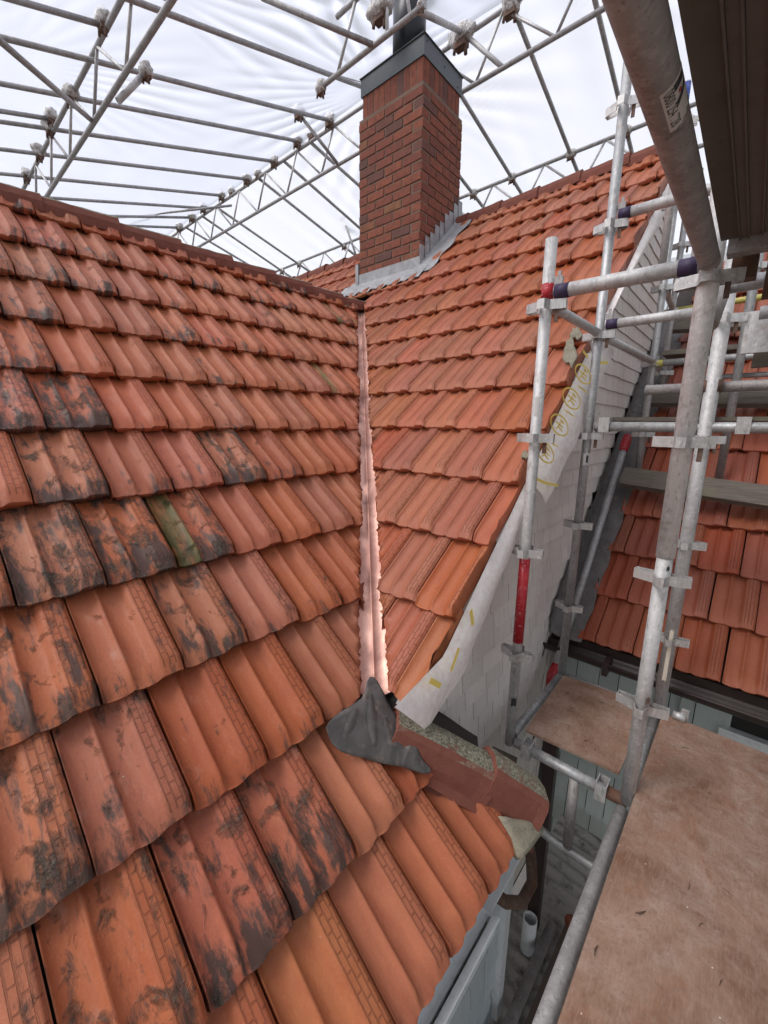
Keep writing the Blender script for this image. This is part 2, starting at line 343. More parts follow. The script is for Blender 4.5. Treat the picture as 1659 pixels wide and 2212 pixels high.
MT['glass'] = paint('dark_window', (.03, .05, .06), .15)
MT['ochre'] = paint('bare_cedar_shingle', (.24, .13, .05), .8, .4)
MT['ground'] = paint('ground_concrete', (.16, .15, .14), .9, .5)

# ---------------------------------------------------------------- setting
mb = MB(); mb.sheet([[(x, y, -6.2) for x in (-600, 0, 600)] for y in (-600, 0, 600)]); tag(mb.build('ground', MT['ground']), kind='structure')

# ---------------------------------------------------------------- clay tiles
def prof(u):
    # u 0..1 across the tile: roll, two troughs with a rib between, flat embossed strip
    def bumpf(c, wd): return math.exp(-((u - c) / wd) ** 2)
    if u < .70: h = .001 + .025 * (1 - trough(u) ** .38)
    else: h = .025 + .003 * min(1, (u - .70) / .02)
    if u < .02: h -= .006 * (1 - u / .02)
    if u > .955: h -= .010 * min(1, (u - .955) / .03)
    return h
def trough(u): return max(0, math.sin(math.pi * min(1, u / .365))) if u < .365 else (max(0, math.sin(math.pi * (u - .365) / .335)) if u < .70 else 0)
def tile_bm(seed=0, L=.385, ww=W - .006, rows=None):
    rnd = random.Random(seed); bm = bmesh.new(); uvl = bm.loops.layers.uv.new('UVMap')
    us = [0, .02, .045, .08, .12, .16, .20, .24, .28, .31, .335, .36, .385, .41, .44, .48, .53, .58, .62, .66, .70, .735, .76, .80, .86, .92, .955, .97, .985, 1]
    vs = [0, .33, .66, 1, 1.12, .040, .07, .12, .18, .25, .32, L]
    lowz = .003; jit = [rnd.uniform(-.0012, .0012) for _ in us]
    grid = []
    wob = rnd.uniform(-.0015, .0015)
    for j, v in enumerate(vs):
        row = []
        for i, u in enumerate(us):
            ribness = 1 - trough(u)
            yy = v
            h = .034 + prof(u)
            # the nose rolls over: ribs fall early, troughs reach out like spoons
            rr = .004 + .024 * ribness
            if j <= 4: v = v * rr; yy = v
            if v < rr:
                t = 1 - v / rr; h -= .002 + .021 * ribness * t
            z = h - .044 * min(1, v / .3305) + wob * v * 3 + jit[i] * (1 if j < 3 else .4)
            row.append(bm.verts.new((u * ww, yy - .007 * trough(u) * (1 if j < 2 else (.5 if j == 2 else 0)), z)))
        grid.append(row)
    # front face down to the underside, its lower edge stepped
    low = []
    mid = []
    for i, u in enumerate(us):
        zt = grid[0][i].co.z; zb = lowz + (.011 if (.30 < u < .44 or u > .90 or u < .05) else 0)
        mid.append(bm.verts.new((u * ww, grid[0][i].co.y + .0015, zt * .45 + zb * .55))); low.append(bm.verts.new((u * ww, grid[0][i].co.y + .006, zb)))
    back = [bm.verts.new((us[i] * ww, L, -.045)) for i in (0, len(us) - 1)]
    def F(a, b, c, d, sm=True):
        f = bm.faces.new((a, b, c, d)); f.smooth = sm; return f
    for j in range(len(vs) - 1):
        for i in range(len(us) - 1): F(grid[j][i], grid[j][i + 1], grid[j + 1][i + 1], grid[j + 1][i])
    for i in range(len(us) - 1):
        F(mid[i], mid[i + 1], grid[0][i + 1], grid[0][i]); F(low[i], low[i + 1], mid[i + 1], mid[i])
    # sides
    for side, i in ((0, 0), (1, len(us) - 1)):
        col = [grid[j][i] for j in range(len(vs))]
        base = [bm.verts.new((us[i] * ww, (grid[j][i].co.y), -.006 - .044 * min(1, grid[j][i].co.y / .3305) + (.008 if j < 5 else 0))) for j in range(len(vs))]
        for j in range(len(vs) - 1):
            F(*( (col[j], col[j + 1], base[j + 1], base[j]) if side == 0 else (col[j + 1], col[j], base[j], base[j + 1])), sm=False)
    for v in back: bm.verts.remove(v)
    for e in bm.edges:
        if len(e.link_faces) == 2 and e.calc_face_angle(0) > .55: e.smooth = False
    for f in bm.faces:
        for lp in f.loops: lp[uvl].uv = (lp.vert.co.x, lp.vert.co.y)
    return bm
TB = [tile_bm(s) for s in range(4)]
TM = []
for i, b in enumerate(TB):
    me = bpy.data.meshes.new('tile'); b.to_mesh(me); me.materials.append(MT['tile']); TM.append(me)
TMF = []
for m in TM:
    c = m.copy(); c.materials[0] = MT['farclay_shaded']; TMF.append(c)
# sharp edge between top and nose kept soft on purpose (pressed clay)

def frame(P, ex, eu):
    en = ex.cross(eu); return Matrix.Translation(P) @ Matrix((ex, eu, en)).transposed().to_4x4()
EXL, EUL = V((1, 0, 0)), V((0, math.cos(AL), math.sin(AL)))
EXR, EUR = V((0, -1, 0)), V((math.cos(AR), 0, math.sin(AR)))
def place_tile(parent, M, meshes, mat, color, cuts=(), name='tile'):
    """cuts: world planes (point, normal) - what lies on the normal's side is cut away"""
    k = random.randrange(4)
    M = M @ Matrix.Translation((random.uniform(-.0015, .0015), random.uniform(-.005, .005), random.uniform(-.0012, .0022))) @ Matrix.Rotation(random.uniform(-.006, .006), 4, 'Z') @ Matrix.Rotation(random.uniform(-.006, .006), 4, 'Y')
    Mi = M.inverted(); need = []
    cs = [M @ V((x, y, z)) for x in (0, W) for y in (0, .385) for z in (-.01, .04)]
    for p, n in cuts:
        ds = [(c - p).dot(n) for c in cs]
        if min(ds) > 0: return None
        if max(ds) > 0: need.append((p, n))
    if need:
        bm = TB[k].copy()
        for p, n in need:
            lp = Mi @ p; ln = (Mi.to_3x3() @ n).normalized()
            r = bmesh.ops.bisect_plane(bm, geom=bm.verts[:] + bm.edges[:] + bm.faces[:], plane_co=lp, plane_no=ln, clear_outer=True)
            es = [e for e in r['geom_cut'] if isinstance(e, bmesh.types.BMEdge)]
            # give the sawn edge its thickness
            if es:
                ex = bmesh.ops.extrude_edge_only(bm, edges=es)
                vs = [e for e in ex['geom'] if isinstance(e, bmesh.types.BMVert)]
                for e_ in es:
                    for v in e_.verts: v.co.x += random.uniform(-.006, .006)
                for v in vs: v.co.z = -.006 - .044 * min(1, max(0, v.co.y) / .3305)
        if len(bm.verts) < 8: bm.free(); return None
        me = bpy.data.meshes.new('tile'); bm.to_mesh(me); bm.free(); me.materials.append(mat)
        # tiny slivers are not laid
        if not me.polygons or sum(p.area for p in me.polygons) < .006: return None
    else: me = meshes[k]
    o = bpy.data.objects.new(name, me); C.objects.link(o); o.color = color
    o.parent = parent; o.matrix_world = M; o.matrix_parent_inverse = Matrix.Translation(parent.location).inverted(); o.matrix_basis = M
    return o

valN = V((math.tan(AR), -math.tan(AL), 0)).normalized()            # points to where the main roof is higher in X
valP = V((0, 0, 0)); # a point of the valley line in plan: zL(Y)=zR(X)
Y0 = 1.0; X0 = (zL(Y0) - PR.z) / math.tan(AR) + PR.x; valP = V((X0, Y0, 0))
hipA, hipB = V((.98, .74, 0)), V((1.335, .365, 0))
hd = (hipB - hipA).normalized(); hipN = V((-hd.y, hd.x, 0)); hipN = hipN if hipN.x > 0 else -hipN
YRIDGE, XRIDGE = 3.20, 4.30
XFLOOR = -1.75
roofL = empty('tiled_roof', (0.6, 1.6, zL(1.6)), 'weathered orange terracotta tile roof with grey lichen on the left, sloping down to the bottom corner', 'roof')
def clampc(x): return max(0., min(1., x))
# lichen-heavy spots: (px, py, radius, stain, moss)
SPOTS = [(60, 870, 130, .95, .1), (150, 870, 60, 1., .1), (120, 1000, 90, .85, .1), (470, 1010, 50, .95, .1), (100, 1180, 90, .95, .3), (240, 1150, 70, 1., .1), (400, 1150, 45, .85, 1.), (440, 1150, 45, .95, .5), (580, 1150, 50, .6, .2),
         (430, 1330, 70, .85, .1), (300, 1350, 60, .55, .1), (560, 1340, 60, .55, .1), (60, 1420, 120, .6, 0.), (70, 1740, 110, .95, 0.), (250, 1720, 70, .75, 0.), (370, 1620, 70, .8, 0.), (100, 1980, 90, .75, 0.), (470, 1850, 90, .85, 0.), (600, 1720, 70, .9, 0.), (620, 2080, 90, .85, 0.), (300, 2100, 100, .55, 0.), (90, 620, 60, .75, .1), (60, 530, 60, .7, 0.), (610, 620, 40, .8, .4), (720, 830, 40, .6, .7), (740, 680, 50, .7, .75), (350, 680, 40, .8, .3), (20, 700, 60, .8, 0.)]
def project(P):
    d = CF.dot(P)
    if d < .02: return (-9999, -9999)
    return (829.5 + FPX * CR.dot(P) / d, 1106 + FPX * CD.dot(P) / d)
for n in range(0, 12):
    off = .5 if n % 2 == 0 else 0
    for m in range(-13, 15):
        M = frame(PL + EXL * ((m + off) * W) + EUL * (n * G), EXL, EUL)
        ctr = M @ V((.1, .17, 0)); px = project(ctr)
        if px[0] < -330 or px[1] > 2700: continue
        gap = .046 + random.uniform(-.016, .010)
        if n < 8: pass
        cuts = [(V((valP.x, valP.y, 0)) - valN * gap, valN)] if ctr.y > .72 else [(hipA - hipN * .0, hipN)]
        if n == 1: cuts = [(hipA + hipN * .05, hipN)]
        if n >= 10: cuts.append((V((0, YRIDGE - .05, 0)), V((0, 1, 0))))
        st = .46 + random.uniform(-.26, .28) - .14 * (px[0] - 250) / 300 ; mo = random.uniform(0, .3)
        if px[0] > 650: st -= .2
        if n == 0: st = .35 * random.random()
        if n <= 1 and px[0] > 700: st *= .4
        for (sx, sy, r, a, b_) in SPOTS:
            if math.hypot(px[0] - sx, px[1] - sy) < r: st = max(st, a * .88); mo = max(mo, b_)
        sand = clampc(random.random() ** 2 * .9 + (.25 if px[0] > 600 else 0))
        place_tile(roofL, M, TM, MT['tile'], (clampc(st), mo, sand, 1), cuts)
mb = MB()   # battens and boarding below the tiles
mb.prism([(-2.2, .43, zL(.43) - .045), (1.22, .43, zL(.43) - .045), (.98, .74, zL(.74) - .045), (X0 + YRIDGE - 1.0 - .05, YRIDGE, zL(YRIDGE) - .045), (-2.2, YRIDGE, zL(YRIDGE) - .045)], (0, 0, -.05)); mb.build('roof_deck', MT['felt'], roofL)
# main roof
roofR = empty('tiled_roof', (3.0, 1.6, zR(3.0)), 'cleaner orange terracotta tile roof right of the copper valley, rising to the ridge behind the chimney', 'roof')
CHX0, CHX1, CHY0, CHY1 = 3.587, 4.278, 2.72, 3.556
def chim_skip(c): return CHX0 - .02 < c.x < CHX1 and CHY0 < c.y < CHY1
for n in range(0, 14):
    off = .5 if n % 2 == 0 else 0
    for k in range(0, 34):
        yl = (k + off) * W                 # right edge of this tile in Y
        M = frame(V((PR.x, PR.y + yl + W, PR.z)) + EUR * (n * G), EXR, EUR)
        ctr = M @ V((.1, .17, 0)); px = project(ctr)
        if ctr.y > 3.25 and ctr.x < XRIDGE - 1.9 + (ctr.y - 3.2) * .0: continue
        if ctr.y > 3.1 and ctr.x < 3.33: continue
        if ctr.y > 6.6: continue
        if CHX0 + .06 < ctr.x < CHX1 - .05 and CHY0 - .02 < ctr.y < CHY1 + .02: continue
        gap = .038 + random.uniform(-.014, .010)
        cuts = [(valP + valN * gap, -valN)] if ctr.y < 3.3 else []
        if n >= 12: cuts.append((V((XRIDGE - .05, 0, 0)), V((1, 0, 0))))
        cuts.append((V((0, PR.y + .035, 0)), V((0, -1, 0))))
        sand = clampc(.15 + random.random() * .75)
        place_tile(roofR, M, TM, MT['tile'], (.08 + random.random() * .18, random.random() * .25, sand, 1), cuts)
    if off:   # half tile closes the verge
        M = frame(V((PR.x, PR.y + off * W, PR.z)) + EUR * (n * G), EXR, EUR)
        place_tile(roofR, M, TM, MT['tile'], (.15, .1, random.random() * .8, 1), [(V((0, PR.y + .035, 0)), V((0, -1, 0)))])
mb = MB()
mb.prism([(PR.x - .02, PR.y + .07, zR(PR.x) - .06), (XRIDGE, PR.y + .07, zR(XRIDGE) - .06), (XRIDGE, 7.0, zR(XRIDGE) - .06), (3.36, 7.0, zR(3.36) - .06), (3.36, 3.28, zR(3.36) - .06)], (0, 0, -.05)); mb.build('roof_deck', MT['felt'], roofR)
for o in (roofL, roofR): pass

# ridges -------------------------------------------------------
def ridge_cap(P0, P1, up, side, wd=.115, drop=.10, name='ridge_tile', parent=None, mat='ridge', seed=0, taper=1.0, th=.018, end=False):
    """an angular clay cap from P0 to P1 (crest line), overlapping collar at P1"""
    r = random.Random(seed); mb = MB(); d = (P1 - P0); rows = []
    prof2 = [(-1.0, -1.0), (-.97, -.6), (-.80, -.16), (-.60, -.02), (0, .06), (.60, -.02), (.80, -.16), (.97, -.6), (1.0, -1.0)]
    N = 7
    for j in range(N + 1):
        t = j / N; s = 1 + (.10 if t > .86 else 0); row = []
        for a, b in prof2:
            q = P0 + d * t + side * (a * wd * s * (1 + r.uniform(-.01, .01))) + up * (b * drop * (1.03 if t > .86 else 1) + r.uniform(-.002, .002))
            row.append(q)
        rows.append(row)
    inner = [[p - up * th for p in row] for row in rows]
    mb.sheet(rows, smooth=False); mb.sheet([list(reversed(rw)) for rw in inner], smooth=False)
    for ra, rb in ((rows[0], inner[0]), (rows[-1], inner[-1])): mb.sheet([ra, rb], smooth=False)
    mb.sheet([[rw[0] for rw in rows], [rw[0] for rw in inner]], smooth=False); mb.sheet([[rw[-1] for rw in rows], [rw[-1] for rw in inner]], smooth=False)
    if end: mb.add(rows[-1], [tuple(range(len(rows[-1])))])
    return mb.build(name, MT[mat], parent)
x = 3.27; i = 0
while x > -1.6:
    z0 = zL(YRIDGE) + .035 + random.uniform(-.008, .008); 
    ridge_cap(V((x - .385, YRIDGE, z0 + random.uniform(-.010, .004))), V((x + .03, YRIDGE, z0 + .020)), V((0, 0, 1)), V((0, 1, 0)), .105, .085, parent=roofL, seed=i); x -= .375; i += 1
y = .70; i = 100
while y < 6.8:
    z0 = zR(XRIDGE) + .04 + random.uniform(-.006, .006)
    if not (CHY0 - .1 < y < CHY1 - .2):
        ridge_cap(V((XRIDGE, y + .40, z0)), V((XRIDGE, y, z0 + .020)), V((0, 0, 1)), V((1, 0, 0)), .110, .09, parent=roofR, seed=i)
    y += .375; i += 1
# hip caps at the bottom of the valley
def poly_sheet(name, pts3, mat, th, parent=None, sub=3, amp=.0, nrm=V((0, 0, 1)), seed=0, freq=14):
    bm = bmesh.new(); vs = [bm.verts.new(p) for p in pts3]; f = bm.faces.new(vs)
    bmesh.ops.triangulate(bm, faces=[f]); 
    for _ in range(sub): bmesh.ops.subdivide_edges(bm, edges=bm.edges[:], cuts=1, use_grid_fill=True)
    bmesh.ops.triangulate(bm, faces=bm.faces[:])
    bmesh.ops.recalc_face_normals(bm, faces=bm.faces)
    for v in bm.verts:
        q = v.co; v.co = q + nrm * (amp * (noise.noise(q * freq + V((seed, 0, 0))) + .5 * noise.noise(q * freq * 2.3 + V((seed, 5, 0)))))
    bm.normal_update()
    ex = bmesh.ops.extrude_face_region(bm, geom=bm.faces[:]); vv = [e for e in ex['geom'] if isinstance(e, bmesh.types.BMVert)]
    for v in vv: v.co += nrm * th
    bmesh.ops.recalc_face_normals(bm, faces=bm.faces)
    for f in bm.faces: f.smooth = True
    me = bpy.data.meshes.new(name); bm.to_mesh(me); bm.free(); me.materials.append(mat)
    if parent is None:
        xs = [v.co for v in me.vertices]; c = V((sum(v.x for v in xs) / len(xs), sum(v.y for v in xs) / len(xs), min(v.z for v in xs)))
        me.transform(Matrix.Translation(-c)); o = link(name, me); o.location = c; return o
    return link(name, me, parent)
def hipz(p): return zL(p.y)
hA, hB = V((.965, .77, 0)), V((1.325, .385, 0)); hA.z = hipz(hA) + .098; hB.z = hipz(hB) + .138
hdir = (hB - hA).normalized(); hside = V((-hdir.y, hdir.x, 0)).normalized(); hup = hdir.cross(hside); hup = hup if hup.z > 0 else -hup
mid = hA.lerp(hB, .62)
ridge_cap(hA, mid + hdir * .02, hup, hside, .080, .115, 'hip_tile', roofL, seed=50, th=.02)
ridge_cap(mid + hup * .022, hB, hup, hside, .084, .120, 'hip_tile', roofL, seed=51, th=.02, end=True)
mb = MB(); r = random.Random(3); rows = []
for j in range(9):
    t = j / 8; c = hA.lerp(hB, .1 + t * .9); rows.append([c + hup * -.10 + hside * s_ + V((r.uniform(-.01, .01), r.uniform(-.01, .01), 0)) for s_ in (-.15, -.135)])
    rows[-1][0].z = zL(rows[-1][0].y) + .028; rows[-1][1].z = zL(rows[-1][1].y) + .07
# mortar bedding on the camera side and pointing at the eave corner
sg = -1 if hside.y > 0 else 1
mb = MB(); rows = []
for j in range(13):
    t = j / 12; c = hA.lerp(hB, .10 + t * .78); a = c + hside * sg * (.098 + r.uniform(-.002, .003)); b2 = c + hside * sg * .075
    a.z = zL(a.y) + .024; rows.append([a, V((b2.x, b2.y, zL(b2.y) + .045)), V((c.x, c.y, zL(c.y) + .05))])
mb.sheet(rows); mb.sheet([[p - V((0, 0, .03)) for p in reversed(rw)] for rw in rows]); mb.build('mortar_bedding', MT['mortar_red'], roofL)
CORNER = 1

for (qx, qy, w_, h_) in ((1232, 762, 14, 30), (1245, 722, 12, 12), (1135, 985, 8, 8)):
    c_ = [onR(qx + w_ * math.cos(t) * (1 + .3 * math.sin(3 * t)), qy + h_ * math.sin(t) * (1 + .25 * math.cos(5 * t)) , .052) for t in [2 * math.pi * i / 14 for i in range(14)]]
    poly_sheet('verge_mortar', c_, MT['cement'], .010, roofR, 2, .008, NR, qx, 40)
# copper valley ------------------------------------------------
def valpt(y, off, h): # point of the valley at plan distance off (+ = main roof side)
    t = V((valN.y, -valN.x, 0)); t = t if t.y > 0 else -t
    p = valP + t * ((y - 1.0) / t.y) + valN * off
    return V((p.x, p.y, (zL(p.y) if off < 0 else zR(p.x)) + h))
mb = MB(); rows = []; r = random.Random(5)
yy = .885
while yy < 3.2:
    k = r.uniform(-.003, .003); rows.append([valpt(yy, o_, h_ + k * (abs(o_) < .05)) for o_, h_ in ((-.14, -.022), (-.07, -.022), (-.045, -.020), (-.008, -.016), (-.004, -.004), (.004, -.004), (.008, -.016), (.045, -.020), (.07, -.022), (.14, -.022))]); yy += .055
mb.sheet(rows, smooth=True); mb.sheet([[p - V((0, 0, .002)) for p in reversed(rw)] for rw in rows])
tag(mb.build('copper_valley', MT['copper']), 'bright copper strip running down the valley between the two tiled roofs', 'valley flashing')
# lead apron at its foot ---------------------------------------
poly_sheet('mortar_corner', [onL(*q, .030) for q in ((1068, 1766), (1128, 1776), (1163, 1792), (1150, 1815), (1114, 1858), (1094, 1818))], MT['cement'], .03, roofL, 2, .008, NL, 4, 30)
def smooth_poly(pts, it=2):
    for _ in range(it):
        o = []
        for i in range(len(pts)):
            a, b = pts[i], pts[(i + 1) % len(pts)]; o += [a.lerp(b, .25), a.lerp(b, .75)]
        pts = o
    return pts
def lead_h(x, y, h): return onL(x, y, h)
lead = empty('lead_apron', onL(800, 1580), 'crumpled dark grey lead sheet spread at the foot of the copper valley', 'lead flashing')
pts = [lead_h(*p) for p in ((794, 1462, .045), (812, 1462, .05), (828, 1500, .055), (852, 1540, .06), (880, 1575, .07), (893, 1605, .075), (912, 1640, .062), (934, 1668, .055), (912, 1674, .052), (880, 1660, .05), (862, 1656, .052), (840, 1652, .052), (800, 1641, .050), (745, 1629, .050), (722, 1612, .050), (706, 1585, .050), (702, 1568, .050), (730, 1540, .052), (765, 1520, .054), (788, 1502, .05))]
poly_sheet('lead_sheet', smooth_poly(pts, 1), MT['lead'], .003, lead, 3, .011, NL, 2, 9)
def fold(a, b, wd=.016, name='lead_fold'):
    mb = MB(); N = 8; rows = []
    for j in range(N + 1):
        t = j / N; c = a.lerp(b, t); sd = (b - a).cross(NL).normalized(); k = math.sin(math.pi * min(1, t * 1.2 + .05)) if t < .8 else math.sin(math.pi * .97) + .05
        k = max(.1, math.sin(math.pi * (0.12 + .76 * t)))
        rows.append([c - sd * wd * k, c - sd * wd * .4 * k + NL * .002 * k, c + NL * .0035 * k, c + sd * wd * .4 * k + NL * .002 * k, c + sd * wd * k])
    mb.sheet(rows); return mb.build(name, MT['lead'], lead)
fold(onL(868, 1565, .068), onL(862, 1635, .060), .022); fold(onL(770, 1530, .056), onL(742, 1600, .052), .016); fold(onL(801, 1500, .056), onL(808, 1610, .054), .02); fold(onL(832, 1550, .059), onL(850, 1625, .056), .018)

# ---------------------------------------------------------------- chimney
chim = empty('chimney', (3.93, 3.14, 1.5), 'tall square red brick chimney with grey metal cap standing on the far roof slope', 'chimney')
def zc(x): return zR(x)
BH = .0858
mb = MB(); mb.box(((CHX0 + CHX1) / 2, (CHY0 + CHY1) / 2, 2.12), CHX1 - CHX0 - .016, CHY1 - CHY0 - .016, 1.94)
mb.box(((CHX0 + CHX1) / 2, (CHY0 + CHY1) / 2, 3.22), CHX1 - CHX0 - .07, CHY1 - CHY0 - .07, .30); mb.build('mortar_core', MT['mortar'], chim)
ztop = 3.065; row = 0; z = ztop
bcache = {}
def brick(cx, cy, cz, sx, sy, sz=BH - .010):
    key = (round(sx, 2), round(sy, 2), round(sz, 3), random.randrange(3))
    if key not in bcache:
        bm = bmesh.new(); bmesh.ops.create_cube(bm, size=1); bmesh.ops.scale(bm, vec=(sx, sy, sz), verts=bm.verts); bmesh.ops.bevel(bm, geom=bm.edges[:], offset=.004, segments=1, affect='EDGES')
        for v in bm.verts: v.co += V((random.uniform(-.0016, .0016), random.uniform(-.0016, .0016), random.uniform(-.0016, .0016)))
        me = bpy.data.meshes.new('brick'); bm.to_mesh(me); bm.free(); me.materials.append(MT['brick']); bcache[key] = me
    o = bpy.data.objects.new('brick', bcache[key]); C.objects.link(o); o.parent = chim; o.matrix_parent_inverse = Matrix.Translation(chim.location).inverted()
    o.location = (cx, cy, cz); o.rotation_euler = (random.uniform(-.006, .006), random.uniform(-.006, .006), random.uniform(-.004, .004)); return o
D = .11
def spans(a, b, s, first):
    out = []; t = a; l = first
    while t < b - .02: e = min(t + l, b); 
    # (kept simple below)
    return out
def course(zz, inset=0.0, bh=BH):
    global row
    x0, x1, y0, y1 = CHX0 + inset, CHX1 - inset, CHY0 + inset, CHY1 - inset
    # -X face (along Y) and -Y face (along X); corners alternate
    if row % 2 == 0:
        ys = y0; first = True; t = ys
        while t < y1 - .03:
            l = min(.235, y1 - t); brick(x0 + D / 2, t + l / 2, zz, D, l - .013, bh - .013); t += l
        t = x0 + .12
        while t < x1 - .03:
            l = min(.235, x1 - t); brick(t + l / 2, y0 + D / 2, zz, l - .013, D, bh - .013); t += l
    else:
        t = y0 + .12
        while t < y1 - .03:
            l = min(.235, y1 - t); brick(x0 + D / 2, t + l / 2, zz, D, l - .013, bh - .013); t += l
        t = x0
        while t < x1 - .03:
            l = min(.235, x1 - t); brick(t + l / 2, y0 + D / 2, zz, l - .013, D, bh - .013); t += l
    row += 1
while z > 1.36:
    course(z - BH / 2); z -= BH
# soldier course under the cap
for k in range(10):
    yy = CHY0 + .03 + (k + .5) * (CHY1 - CHY0 - .06) / 10; brick(CHX0 + .03 + .055, yy, ztop + .135, .11, (CHY1 - CHY0 - .06) / 10 - .009, .245)
for k in range(8):
    xx = CHX0 + .06 + (k + .5) * (CHX1 - CHX0 - .09) / 8; brick(xx, CHY0 + .03 + .053, ztop + .135, (CHX1 - CHX0 - .09) / 8 - .009, .108, .245)
mb = MB(); a = .018; zc0, zc1 = 3.30, 3.455
ring = [(CHX0 + a, CHY0 + a), (CHX1 - a, CHY0 + a), (CHX1 - a, CHY1 - a), (CHX0 + a, CHY1 - a)]
mb.prism([(p[0], p[1], zc0) for p in ring], (0, 0, zc1 - zc0)); mb.prism([(p[0] + (.012 if p[0] < 3.9 else -.012) * -1, p[1] + (.012 if p[1] < 3.1 else -.012) * -1, zc1 + .002) for p in ring], (0, 0, .006)); mb.build('cap_flashing', MT['zinc'], chim)
mb = MB()
for p in ((CHX0 + .06, CHY0 + a - .002, 3.42), (CHX0 + .35, CHY0 + a - .002, 3.38), (CHX1 - .1, CHY0 + a - .002, 3.34), (CHX1 - .08, CHY0 + a - .002, 3.43)): mb.tube(p, V(p) - V((0, .004, 0)), .007, 8)
mb.build('rivets', MT['black'], chim)
mb = MB(); mb.tube((3.90, 3.15, 3.478), (3.90, 3.15, 4.30), .165, 28); mb.tube((3.90, 3.15, 3.478), (3.90, 3.15, 3.52), .185, 28); mb.build('flue_pipe', MT['black'], chim)
# lead work round the chimney
mb = MB(); mb.box((CHX0 - .006, (CHY0 + CHY1) / 2, zR(CHX0) + .085), .006, CHY1 - CHY0 + .03, .13); mb.build('apron_upstand', MT['lead_light'], chim)
rows = []; r = random.Random(2)
for j in range(41):
    yj = CHY0 - .13 + (CHY1 - CHY0 + .34) * j / 40; wv = .010 * math.sin(j * 1.9)
    rows.append([V((CHX0 - .008 - t, yj, zR(CHX0 - t) + h + wv * (t > .1))) for t, h in ((0, .058), (.05, .060), (.12, .060), (.17 + .012 * math.sin(j * .9), .058))])
mb = MB(); mb.sheet(rows); mb.sheet([[p - V((0, 0, .004)) for p in reversed(rw)] for rw in rows]); mb.build('apron', MT['lead_light'], chim)
for k in range(9):
    xk = CHX0 + .035 + k * .082; mb = MB(); z0 = zR(xk) + .03; hh = .20 + .02 * (k % 2)
    mb.box((xk, CHY0 - .006 - .003 * (k % 3), z0 + hh / 2), .074, .004, hh, V((math.cos(.03 * (k % 3 - 1)), 0, math.sin(.03 * (k % 3 - 1)))), V((0, 1, 0)))
    mb.build('step_flashing', MT['lead_light'], chim)
rows = []
for j in range(25):
    t = -.10 + (CHX1 - CHX0 + .16) * j / 24; xx = CHX0 + t; rows.append([V((xx, CHY0 - .004 - d_, zR(xx) + h + .008 * noise.noise(V((xx * 7, d_ * 9, 1))))) for d_, h in ((0, .085), (.03, .068), (.08, .062), (.15, .060), (.205 + .02 * math.sin(j * .8), .060))])
mb = MB(); mb.sheet(rows); mb.sheet([[p - V((0, 0, .004)) for p in reversed(rw)] for rw in rows]); mb.build('side_soaker', MT['lead_light'], chim)
mb = MB(); mb.box((CHX0 - .004, CHY1 + .012, zR(CHX0) + .14), .03, .04, .24); mb.build('corner_lead', MT['lead_light'], chim)
mb = MB(); rows = []
for j in range(8):
    t = -.15 + .8 * j / 7; xx = CHX0 + t; rows.append([V((xx, CHY1 + d_, zR(xx) + .05)) for d_ in (0, .08, .16)])
mb.sheet(rows); mb.build('back_soaker', MT['lead_light'], chim)

# ---------------------------------------------------------------- shingled walls
def shingle_wall(parent, O, ax, zlo, zhi, length, inside, mat, exp=.102, out=V((0, -1, 0)), maxn=300, wds=(.11, .21), zmax=None, zmin=None):
    cand = []; z = zhi; ri = 0; rr = random.Random(int(length * 100) + 5)
    while z > zlo:
        z -= exp; t = -rr.uniform(0, .15); ri += 1
        while t < length:
            wd = rr.uniform(*wds); c = O + ax * (t + wd / 2) + V((0, 0, z + exp / 2 - O.z))
            if inside(c): cand.append((c, wd, project(c), (c).length))
            t += wd
    def seen(q): return -60 < q[2][0] < 1720 and -60 < q[2][1] < 2270
    vis = sorted([q for q in cand if seen(q)], key=lambda q: q[3])
    cache = {}
    rest = MB()
    for idx, (c, wd, px, d) in enumerate(vis):
        g = .005
        def shp(mb, c):
            tilt = .009; hw = (wd - g) / 2; h = exp / 2 + .022
            lo = c - V((0, 0, exp / 2 + rr.uniform(0, .006))); hi = c + V((0, 0, h))
            a = [lo - ax * hw, lo + ax * hw, hi + ax * hw, hi - ax * hw]
            if zmax:
                for q in a: q.z = min(q.z, zmax(q))
            if zmin:
                for q in a: q.z = max(q.z, zmin(q))
            f = [a[0] + out * (tilt + .006), a[1] + out * (tilt + .006), a[2] + out * .004, a[3] + out * .004]
            b = [a[0] + out * tilt, a[1] + out * tilt, a[2], a[3]]
            mb.add(f + b, [(0, 1, 2, 3), (7, 6, 5, 4), (0, 4, 5, 1), (1, 5, 6, 2), (3, 7, 4, 0), (2, 6, 7, 3)])
        if idx < maxn:
            mb = MB(); shp(mb, c); me = mb.mesh('shingle'); me.transform(Matrix.Translation(-c)); me.materials.append(mat)
            o = link('shingle', me, parent); o.location = c
        else: shp(rest, c)
    if rest.f: tag(rest.build('far_shingles', mat, parent), kind='stuff')
GW = .82
gable = empty('shingle_wall', (2.2, GW, -2.6), 'pale painted shingle gable wall below the verge of the right hand roof', 'wall')
mb = MB()
gp = [(1.0, zR(1.0) - .06), (4.25, zR(4.25) - .06), (4.9, zR(4.25) - .06), (4.9, -3.2), (1.0, -3.2)]
mb.prism([(x_, GW + .002, z_) for x_, z_ in gp], (0, .1, 0)); mb.build('wall_backing', MT['joint'], gable)
